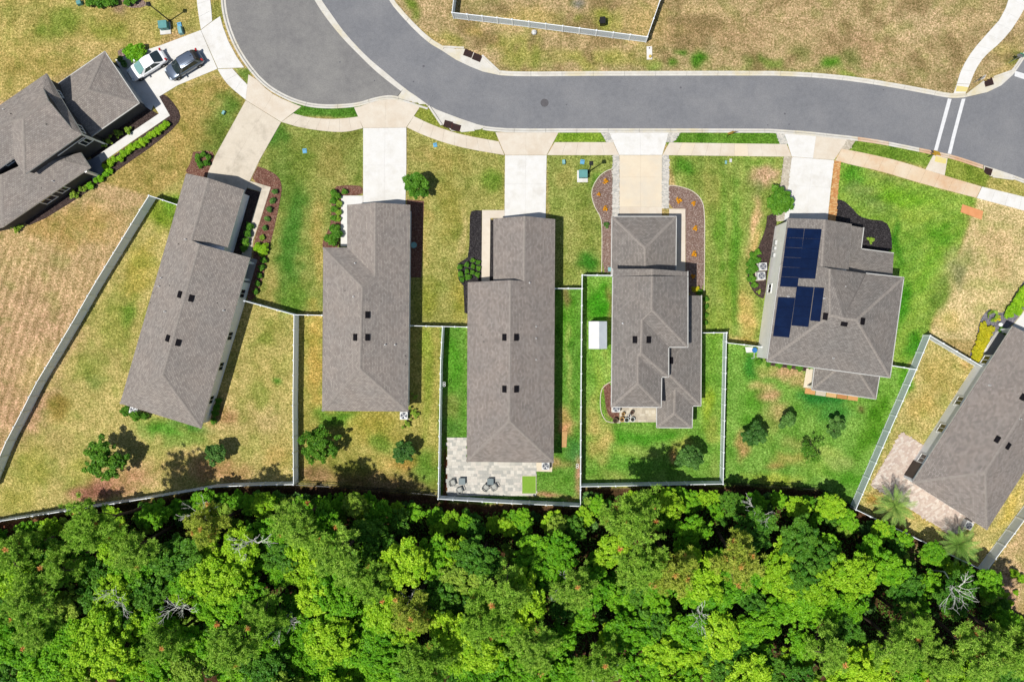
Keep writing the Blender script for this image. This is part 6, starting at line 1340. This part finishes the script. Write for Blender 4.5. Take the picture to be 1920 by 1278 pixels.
for px, py, k in pines:
    cr, tr, h, R, mt = PINE[k]; s = rv.uniform(.9, 1.12); v = P(px, py, (h - 1.3) * s); gx_, gy_ = NX + v.x / S, NY - v.y / S
    lb = ('yellowing pine' if mt == 'needle_brown' else 'tall tufted pine') + ' ' + ROW(gy_) + ' ' + SECT(px)
    put('pine_tree', lb, 'tree', v, cr, tr, s, rv.uniform(0, 6.28), 'pines in the wood', (0.07 if gy_ < 960 else rv.uniform(-.03, .03), rv.uniform(-.03, .03))); placed.append((gx_, gy_, R * s / S * .72))
extra = [(345, 925, 1), (90, 968, 2), (60, 985, 6), (600, 965, 1), (880, 985, 0), (1330, 960, 4), (1480, 950, 0), (1560, 965, 7)]
gridpts = []
gy_ = 936.0
while gy_ < 1262:
    gx_ = -60 + rv.uniform(0, 40)
    while gx_ < 2005:
        gridpts.append((gx_ + rv.uniform(-13, 13), gy_ + rv.uniform(-11, 11))); gx_ += 43
    gy_ += 34
for gx_, gy_ in gridpts:
    if not in_wood(gx_, gy_): continue
    if gx_ > 1600 and gy_ < 1060 and rv.random() < .45: continue
    if any(math.hypot(gx_ - a, gy_ - b) < max(c, 22) for a, b, c in placed if c): continue
    front = not in_wood(gx_, gy_ - 36)
    w_ = [4, 3, 3, 2, 3, 1, 2, 2]
    if front: w_ = [1, 3, 1, 3, 5, 1, 1, 3]
    if gx_ > 1050: w_ = [w_[0] + 3, w_[1] + 2, w_[2], w_[3] + 2, w_[4] + 2, .6, w_[6] + 1, 1.5]
    k = rv.choices(range(8), w_)[0]
    cr, tr, h, R, mt = BROAD[k]; s = rv.uniform(.78, 1.1) * ((.5 if gx_ < 450 or gx_ > 1370 else .62) if front else 1)
    v = P(gx_, gy_)
    kind = {'leaf_bright': 'bright green broadleaf tree', 'leaf_lime': 'lime green broadleaf tree', 'leaf_mid': 'mid-green broadleaf tree', 'leaf_olive': 'sparse olive green tree'}[mt]
    put('broadleaf_tree', kind + ' ' + ROW(gy_) + ' ' + SECT(gx_), 'tree', v, cr, tr, (s * (u_ := rv.uniform(.85, 1.2)), s / u_, s), rv.uniform(0, 6.28), 'broadleaf trees in the wood', (rv.uniform(0, .06) if not front else rv.uniform(.03, .12), rv.uniform(-.05, .05))); placed.append((gx_, gy_, 27))
EDGE = [(-50, 992), (0, 984), (150, 962), (330, 936), (405, 921), (551, 916), (700, 924), (822, 940), (826, 952), (1089, 957), (1096, 922), (1356, 916), (1440, 918), (1540, 925), (1590, 956), (1700, 1003), (1840, 1078)]
ed_ = resample([Vector(p) for p in EDGE], 27)
for i, p in enumerate(ed_):
    if rv.random() < .12 or not in_wood(p.x, p.y + 16): continue
    k = rv.choice((1, 4, 4, 7, 7, 0)); cr, tr, h, R, mt = BROAD[k]; s = rv.uniform(.42, .66); gx_, gy_ = p.x + rv.uniform(-8, 8), p.y + rv.uniform(6, 20)
    put('young_tree', ('young lime green tree' if mt == 'leaf_lime' else 'young bright green tree') + ' right behind the fence ' + SECT(gx_), 'tree', P(gx_, gy_), cr, tr, (s * 1.1, s * 1.1, s), rv.uniform(0, 6.28), 'young trees along the fences', (rv.uniform(0, .1), rv.uniform(-.05, .05)))
for px, py in ((398, 960), (490, 1005), (350, 1135), (530, 1170), (770, 1120), (1060, 1090), (1120, 1262), (1310, 1165), (1425, 955), (1790, 1100), (240, 1100)):
    v = P(px, py, 6); gx_, gy_ = NX + v.x / S, NY - v.y / S
    if not in_wood(gx_, gy_): v = P(px, max(gy_, 950)); gy_ = max(gy_, 950)
    put('bare_tree', 'leafless grey-branched tree ' + ROW(gy_) + ' ' + SECT(px), 'tree', v, BARE[rv.randrange(3)], None, rv.uniform(.8, 1.02), rv.uniform(0, 6.28), 'bare trees in the wood', (rv.uniform(-.1, .1), rv.uniform(-.1, .1)), pname='branches')
n_u = 0
while n_u < 260:
    gx_, gy_ = rv.uniform(-60, 2000), rv.uniform(918, 1250)
    if n_u < 100: # front edge
        ed = [p for p in FPOLY[:-2]]; i = rv.randrange(len(ed) - 1); u = rv.random(); gx_ = ed[i][0] + (ed[i + 1][0] - ed[i][0]) * u; gy_ = ed[i][1] + (ed[i + 1][1] - ed[i][1]) * u + rv.uniform(0, 26)
    if not in_wood(gx_, gy_ + 1): continue
    k = rv.randrange(4); n_u += 1; v = P(gx_, gy_)
    put('undergrowth_shrub', ('dark glossy', 'bright green', 'olive', 'mid-green')[(3, 1, 2, 0)[k]].replace('mid-green', 'mid-green') + ' undergrowth shrub ' + ROW(gy_) + ' ' + SECT(gx_), 'shrub', v, UNDER[k][0], UNDER[k][1], rv.uniform(.7, 1.3), rv.uniform(0, 6.28), 'undergrowth shrubs in the wood')
for px, py in ((985, 975), (1033, 990), (1030, 1005), (1320, 1195), (1290, 1215), (1345, 1205), (1300, 1235), (1700, 1055), (1640, 1010), (880, 1215), (640, 1195), (1740, 1095), (1335, 1180), (1275, 1200)):
    put('palmetto', 'fan-leaved palmetto ' + ROW(py) + ' ' + SECT(px), 'palmetto', P(px, py), PALMETTO[rv.randrange(2)], None, rv.uniform(.9, 1.5), rv.uniform(0, 6.28), 'palmettos in the wood', pname='fan_leaves', z=.05)
# litter and ground cover that nobody could count
r = np.random.default_rng(77); nl = 60000
lx = r.uniform(-100, 2030, nl * 2); ly = r.uniform(915, 1300, nl * 2); k = inside(lx, ly, FPOLY); lx, ly = lx[k][:nl], ly[k][:nl]
c = np.stack([(lx - NX) * S, (NY - ly) * S, r.random(len(lx)) ** 2 * .55 + .02], 1); nrm = unit(r.normal(size=c.shape) * .7 + np.array((0, 0, 1.0)))
V, F = leaves(c, nrm, .10 + .09 * r.random(len(c)), .5, r); o = link('ground_cover', npmesh('ground_cover', V, F, M['litter'], np.repeat(r.random(len(c)), 4)))
tag(o, 'low dark ground cover on the floor of the wood', 'ground cover', kind='stuff')

# ---- yard trees
def yard_tree(px, py, R, h, mt, label, seed, ncl=20, n_per=300, leaf=.13, name='yard_tree', squash=.8, loose=0.0, tr=.07, up=.4, fine=.24):
    v = P(px, py, h * .6); cr, cs = broad_crown('crown', seed, R, h, M[mt], ncl, n_per, leaf, squash, loose, up, fine)
    return put(name, label, 'tree', v, cr, trunk_mesh('trunk', seed, h, tr, [tuple(c_) for c_ in cs], M['bark'], 8, .12))
yard_tree(779, 346, 1.75, 3.2, 'leaf_mid', 'dense shrubby tree beside the white driveway of the second house', 601, 60, 130, .12, fine=.17)
yard_tree(1462, 376, 1.85, 3.6, 'leaf_mid', 'bushy green tree beside the driveway of the solar-panel house', 602, 64, 130, .13, fine=.17)
yard_tree(1292, 858, 1.75, 4.2, 'leaf_dark', 'dark magnolia tree in the bright green fenced yard', 603, 60, 120, .12, fine=.17)
yard_tree(1413, 815, 1.6, 3.4, 'leaf_dark', 'largest dark magnolia behind the solar-panel house', 604, 60, 120, .12, fine=.17)
yard_tree(1476, 786, 1.1, 2.4, 'leaf_dark', 'small dark magnolia nearest the rear porch of the solar-panel house', 605, 16, 240, .14, loose=.2)
yard_tree(1566, 801, 1.15, 2.5, 'leaf_dark', 'small dark magnolia nearest the right-hand fence behind the solar-panel house', 606, 16, 240, .14, loose=.2)
yard_tree(757, 845, 1.55, 3.0, 'leaf_dark', 'dark magnolia in the yard behind the second house', 607, 55, 120, .12, fine=.17)
yard_tree(196, 862, 2.7, 4.8, 'leaf_mid', 'spreading green tree in the backyard of the slanted house', 608, 80, 110, .12, loose=.2, fine=.14)
yard_tree(405, 850, 1.5, 3.2, 'leaf_dark', 'small dark tree near the wood behind the slanted house', 609, 50, 110, .12, fine=.17)
yard_tree(598, 832, 2.4, 4.2, 'leaf_mid', 'feathery pale green tree against the fence behind the second house', 610, 80, 110, .10, loose=.25, up=.2, fine=.14)
yard_tree(1517, 842, 1.6, 2.6, 'leaf_mid', 'thin sparse young tree in the middle of the yard behind the solar-panel house', 611, 16, 60, .09, loose=.4)
# ---- palms
def palm(px, py, label, seed, h=2.6, L_=2.5, n=34):
    r = np.random.default_rng(seed); Vs, Ts = [], []
    for k in range(n):
        a = k * 2.399 + r.random() * .4; el = math.radians(8 + 72 * (k / n) + r.normal() * 5); Lk = L_ * (.8 + .3 * r.random()); p = np.array((0, 0, h)); d = np.array((math.cos(a) * math.cos(el), math.sin(a) * math.cos(el), math.sin(el))); m = 16; pts = [p]
        for j in range(m): d = unit(d + np.array((0, 0, -.065))); p = p + d * Lk / m; pts.append(p)
        for j in range(2, m):
            dd = unit(pts[j + 1] - pts[j] if j < m else d); sd_ = unit(np.cross(dd, (0, 0, 1.0)))
            w_ = .42 * math.sin(math.pi * min(1, (j + 1.5) / (m + 1))) + .05
            for s_ in (-1, 1):
                for o_ in (0, .5):
                    b = pts[j] + (pts[j + 1] - pts[j]) * o_ if j < m else pts[j]; tip = b + (sd_ * s_ * .75 + dd * .75 + np.array((0, 0, .18))) * w_; wv = dd * .022; mid = (b + tip) / 2
                    Vs += [b - wv * .6, mid - wv, tip, mid + wv]; Ts += [.2 + .7 * r.random()] * 4
        for j in range(m):
            u_ = unit(np.cross(pts[j + 1] - pts[j], (0, 0, 1.0))) * (.03 * (1 - j / m) + .006); Vs += [pts[j] - u_, pts[j] + u_, pts[j + 1] + u_, pts[j + 1] - u_]; Ts += [.9] * 4
    V = np.array(Vs); q = MB(); q.lathe([(.34, -.1), (.26, .4), (.22, h * .7), (.28, h - .1), (.1, h + .1)], n=12)
    for k in range(10): q.lathe([(.25, .3 + k * h * .07), (.29, .34 + k * h * .07), (.25, .40 + k * h * .07)], n=12, cap=False)
    put('palm_tree', label, 'tree', P(px, py, h), npmesh('fronds', V, np.arange(len(V)).reshape(-1, 4), M['frond'], np.array(Ts)), q.mesh('trunk', M['bark'], True), 1.0, 0, 'palms behind the slanted white house', pname='fronds')
palm(1677, 948, 'feather palm nearest the fence corner left of the patio in the golden yard', 701, 2.9, 2.55); palm(1797, 1020, 'feather palm at the patio end beside the air conditioner in the golden yard', 702, 2.9, 2.6)
# ---- shrubs and hedges
SHR = {}
def shrub_proto(mt, dense=True):
    key = (mt, dense)
    if key not in SHR:
        SHR[key] = []
        for i in range(2):
            cr, cs = broad_crown('shrub_crown_' + mt + str(i), 800 + i + 7 * len(SHR), 1.0, 1.5, M[mt], 26 if dense else 9, 95 if dense else 95, .115 if dense else .14, .8, -.28 if dense else .2, .45, .30 if dense else .24)
            SHR[key].append((cr, trunk_mesh('shrub_stem_' + mt + str(i), 820 + i, 1.3, .06, [tuple(c_) for c_ in cs], M['bark'], 4, .05)))
    return SHR[key][rv.randrange(2)]
def shrubs(spots, mt, label, group=None, name='shrub', dense=True, cat='shrub'):
    for x, y, rr in spots:
        cr, st_ = shrub_proto(mt, dense); put(name, label, cat, P(x, y, rr * .8), cr, st_, rr, rv.uniform(0, 6.28), group, pname='foliage')
shrubs([(515, 359, .42), (511, 376, .42), (505, 393, .44), (501, 410, .38), (497, 427, .40)], 'leaf_dark', 'round clipped shrub in the red mulch bed along the curved walkway', 'clipped shrubs beside the walkway', 'round_shrub')
shrubs([(491, 445, .38)], 'leaf_olive', 'reddish-olive shrub above the hedge at the end of the walkway')
shrubs([(484, 463, .65), (495, 466, .65), (490, 474, .6)], 'leaf_lime', 'bright hedge shrub where the walkway bed narrows', 'hedge shrubs by the slanted house porch')
shrubs([(494, 488, .5), (491, 502, .5), (487, 517, .45), (483, 532, .45), (479, 547, .45)], 'leaf_mid', 'low hedge shrub along the porch wall of the slanted house', 'hedge along the porch')
shrubs([(468, 425, .6), (464, 438, .6), (460, 452, .6), (458, 466, .55)], 'leaf_mid', 'shaded hedge shrub between the walkway and the garage wall', 'shaded hedge by the garage')
shrubs([(410, 752, .5), (407, 763, .55), (404, 775, .55), (401, 788, .5)], 'leaf_mid', 'narrow hedge shrub at the rear corner wall of the slanted house', 'rear wall hedge')
shrubs([(235, 771, .8), (256, 779, .9), (272, 780, .6)], 'leaf_mid', 'shrub around the air conditioner behind the slanted house', 'shrubs by the air conditioner')
shrubs([(371, 294, .45), (381, 290, .45), (391, 294, .45), (388, 306, .5), (376, 308, .5), (371, 302, .4)], 'leaf_mid', 'small round shrub by the garage of the slanted house', 'shrub cluster by the garage', 'round_shrub')
shrubs([(627, 362, .6), (634, 368, .5), (646, 360, .45), (626, 376, .55), (626, 392, .55), (626, 408, .5)], 'leaf_mid', 'hedge shrub along the outer edge of the walkway of the second house', 'hedge by the second house')
shrubs([(635, 382, .45), (635, 398, .45), (634, 411, .4)], 'leaf_olive', 'olive green shrub beside the walkway of the second house', 'yellow shrubs by the second house')
shrubs([(628, 428, .8), (632, 440, .8), (617, 446, .75), (626, 453, .7)], 'leaf_mid', 'dense dark bush at the front corner of the second house', 'corner bushes of the second house')
shrubs([(777, 742, .45), (773, 769, .5), (780, 777, .45), (761, 796, .55), (768, 783, .35)], 'leaf_olive', 'pale sparse shrub near the air conditioner behind the second house', 'pale shrubs by the magnolia yard', dense=False)
shrubs([(886, 488, 0.37), (896, 492, 0.38), (876, 496, 0.4), (887, 500, 0.37), (897, 503, 0.37), (863, 500, 0.44), (864, 513, 0.44), (876, 508, 0.36), (886, 511, 0.38), (895, 514, 0.4), (878, 520, 0.48), (866, 524, 0.4)], 'leaf_mid', 'rounded shrub in the black mulch bed beside the long house', 'shrubs in the black mulch bed', 'round_shrub')
shrubs([(1134, 340, .34), (1136, 390, .33), (1123, 364, .27)], 'leaf_flower', 'amber flowering plant in the mulch bed left of the paved driveway', 'amber plants in the left bed', 'flowering_plant', False, 'plant')
shrubs([(1140, 422, .45)], 'leaf_dark', 'dark tuft at the narrow part of the left mulch bed', name='flowering_plant', dense=False, cat='plant')
shrubs([(1273, 374, .38), (1300, 381, .34), (1305, 427.5, .32), (1303, 475, .36), (1300, 518, .32)], 'leaf_flower', 'amber flowering plant in the mulch bed right of the grey garage', 'amber plants in the right bed', 'flowering_plant', False, 'plant')
shrubs([(1313, 548, .5), (1323, 560, .45), (1324, 575, .4), (1324, 590, .4), (1323, 605, .4)], 'leaf_mid', 'narrow hedge shrub along the right wall of the grey-roofed house', 'right wall hedge')
shrubs([(1305, 542, .5)], 'leaf_gold', 'yellow-green shrub at the end of the right mulch bed')
shrubs([(1412, 478, .6), (1420, 472, .5), (1410, 492, .7), (1418, 488, .6), (1407, 507, .7), (1416, 503, .55), (1408, 522, .65), (1414, 534, .5)], 'leaf_mid', 'leafy shrub in the bed left of the air conditioners', 'shrubs by the twin air conditioners')
shrubs([(1423, 547, .3)], 'leaf_olive', 'small pale plant at the bottom of the bed by the air conditioners', name='plant', dense=False, cat='plant')
shrubs([(1633, 450, .45)], 'leaf_olive', 'dry brownish plant alone in the black mulch bed', name='plant', dense=False, cat='plant')
shrubs([(1424, 678, .5), (1440, 682, .4), (1462, 684, .5), (1480, 687, .4), (1500, 690, .5)], 'leaf_mid', 'low shrub along the rear wall of the solar-panel house', 'rear wall shrubs')
gold = []
for k in range(9):
    u = k / 8; gold += [(1846 - 8 * u + 12 * (1 - u) * .0 - 10 * u, 612 + 58 * u, .6), (1858 - 26 * u, 616 + 56 * u, .55)]
shrubs(gold, 'leaf_gold', 'golden shrub in the gravel bed beside the slanted white house', 'golden shrubs in the gravel bed')
shrubs([(1899, 578, .8), (1908, 566, .8), (1916, 552, .8), (1892, 588, .7), (1926, 540, .8), (1910, 582, .7), (1920, 568, .8)], 'leaf_lime', 'bright green hedge shrub at the right edge above the walkway', 'right edge hedge')
shrubs([(1878, 618, .5), (1886, 622, .5)], 'leaf_mid', 'shaded shrub beside the porch of the slanted white house', 'porch shrubs')
shrubs([(1870, 597, .5)], 'leaf_gold', 'yellow plant beside the spiky grey agave', dense=False, cat='plant')
e_ = put('agave', 'spiky grey-leaved agave in the gravel bed', 'plant', P(1860, 592, .3), fan_palm('agave_leaves', 550, 9, .8, 'leaf_olive'), None, 1.1, 0, pname='leaves')
row = []
for k in range(15): u = k / 14; row.append((312 - 112 * u + rv.uniform(-2, 2), 232 + 80 * u + rv.uniform(-2, 2), .52 + rv.uniform(-.06, .08)))
shrubs(row, 'leaf_lime', 'round hedge shrub along the walkway of the dark house', 'hedge along the dark house walkway', 'round_shrub')
shrubs([(198, 325, .45), (206, 321, .45), (188, 335, .5), (180, 338, .4), (170, 348, .55)], 'leaf_bright', 'small round shrub continuing the hedge past the porch of the dark house', 'shrubs past the porch', 'round_shrub')
shrubs([(156, 352, .5), (139, 365, .55), (150, 358, .35), (28, 428, .6), (36, 422, .5)], 'leaf_olive', 'pale sparse shrub along the wall of the dark house', 'pale shrubs by the dark wall', dense=False)
shrubs([(205, 262, .55), (222, 250, .55), (240, 244, .5), (192, 270, .5)], 'leaf_olive', 'shaded plant between the dark house wall and its walkway', 'shaded plants by the dark house', dense=False)
shrubs([(244, 97, .9), (256, 93, .95), (266, 102, .8), (252, 106, .9)], 'leaf_bright', 'dense green bush above the white car', 'bush above the white car')
shrubs([(226, 112, .5), (232, 120, .45)], 'leaf_dark', 'dark low shrub at the garage corner of the dark house', 'dark shrubs at the garage corner')
shrubs([(170, 4, .8), (185, 6, .8), (200, 4, .8), (213, 3, .7), (240, 4, .6), (252, 0, .6)], 'leaf_mid', 'hedge shrub at the top-left edge of the picture', 'top-left hedge')
shrubs([(1842, 1087, .9)], 'leaf_bright', 'round green bush just outside the lower right fence corner')
shrubs([(1902, 1075, .7), (1915, 1085, .6), (1885, 1115, .5), (1870, 1145, .8), (1890, 1150, .6), (1905, 1110, .4), (1895, 1130, .5), (1912, 1160, .7), (1860, 1130, .7), (1880, 1170, .8)], 'leaf_lime', 'scrubby bush on the bare ground at the lower right', 'scrub at the lower right clearing')
shrubs([(1530, 668 + 18, .35), (1520, 686, .35)], 'leaf_mid', 'small plant near the rear porch of the solar-panel house', 'porch plants', dense=False)

# ---- things that look alike are told apart by their order in the picture
ORD = 'first second third fourth fifth sixth seventh eighth ninth tenth eleventh twelfth thirteenth fourteenth fifteenth sixteenth seventeenth eighteenth nineteenth twentieth twenty-first twenty-second twenty-third twenty-fourth twenty-fifth twenty-sixth'.split()
byl = {}
for o in list(col.objects):
    if o.parent is None and o.get('label') and o.get('kind') is None: byl.setdefault(o['label'], []).append(o)
for lb, l in byl.items():
    if 1 < len(l) <= 26 and len(lb.replace('-', ' ').split()) <= 13:
        xs = [o.location.x for o in l]; ys = [o.location.y for o in l]; hor = max(xs) - min(xs) >= max(ys) - min(ys)
        l.sort(key=lambda o: o.location.x if hor else -o.location.y)
        for i, o in enumerate(l): o['label'] = lb + ', ' + ORD[i] + (' from left' if hor else ' from top')
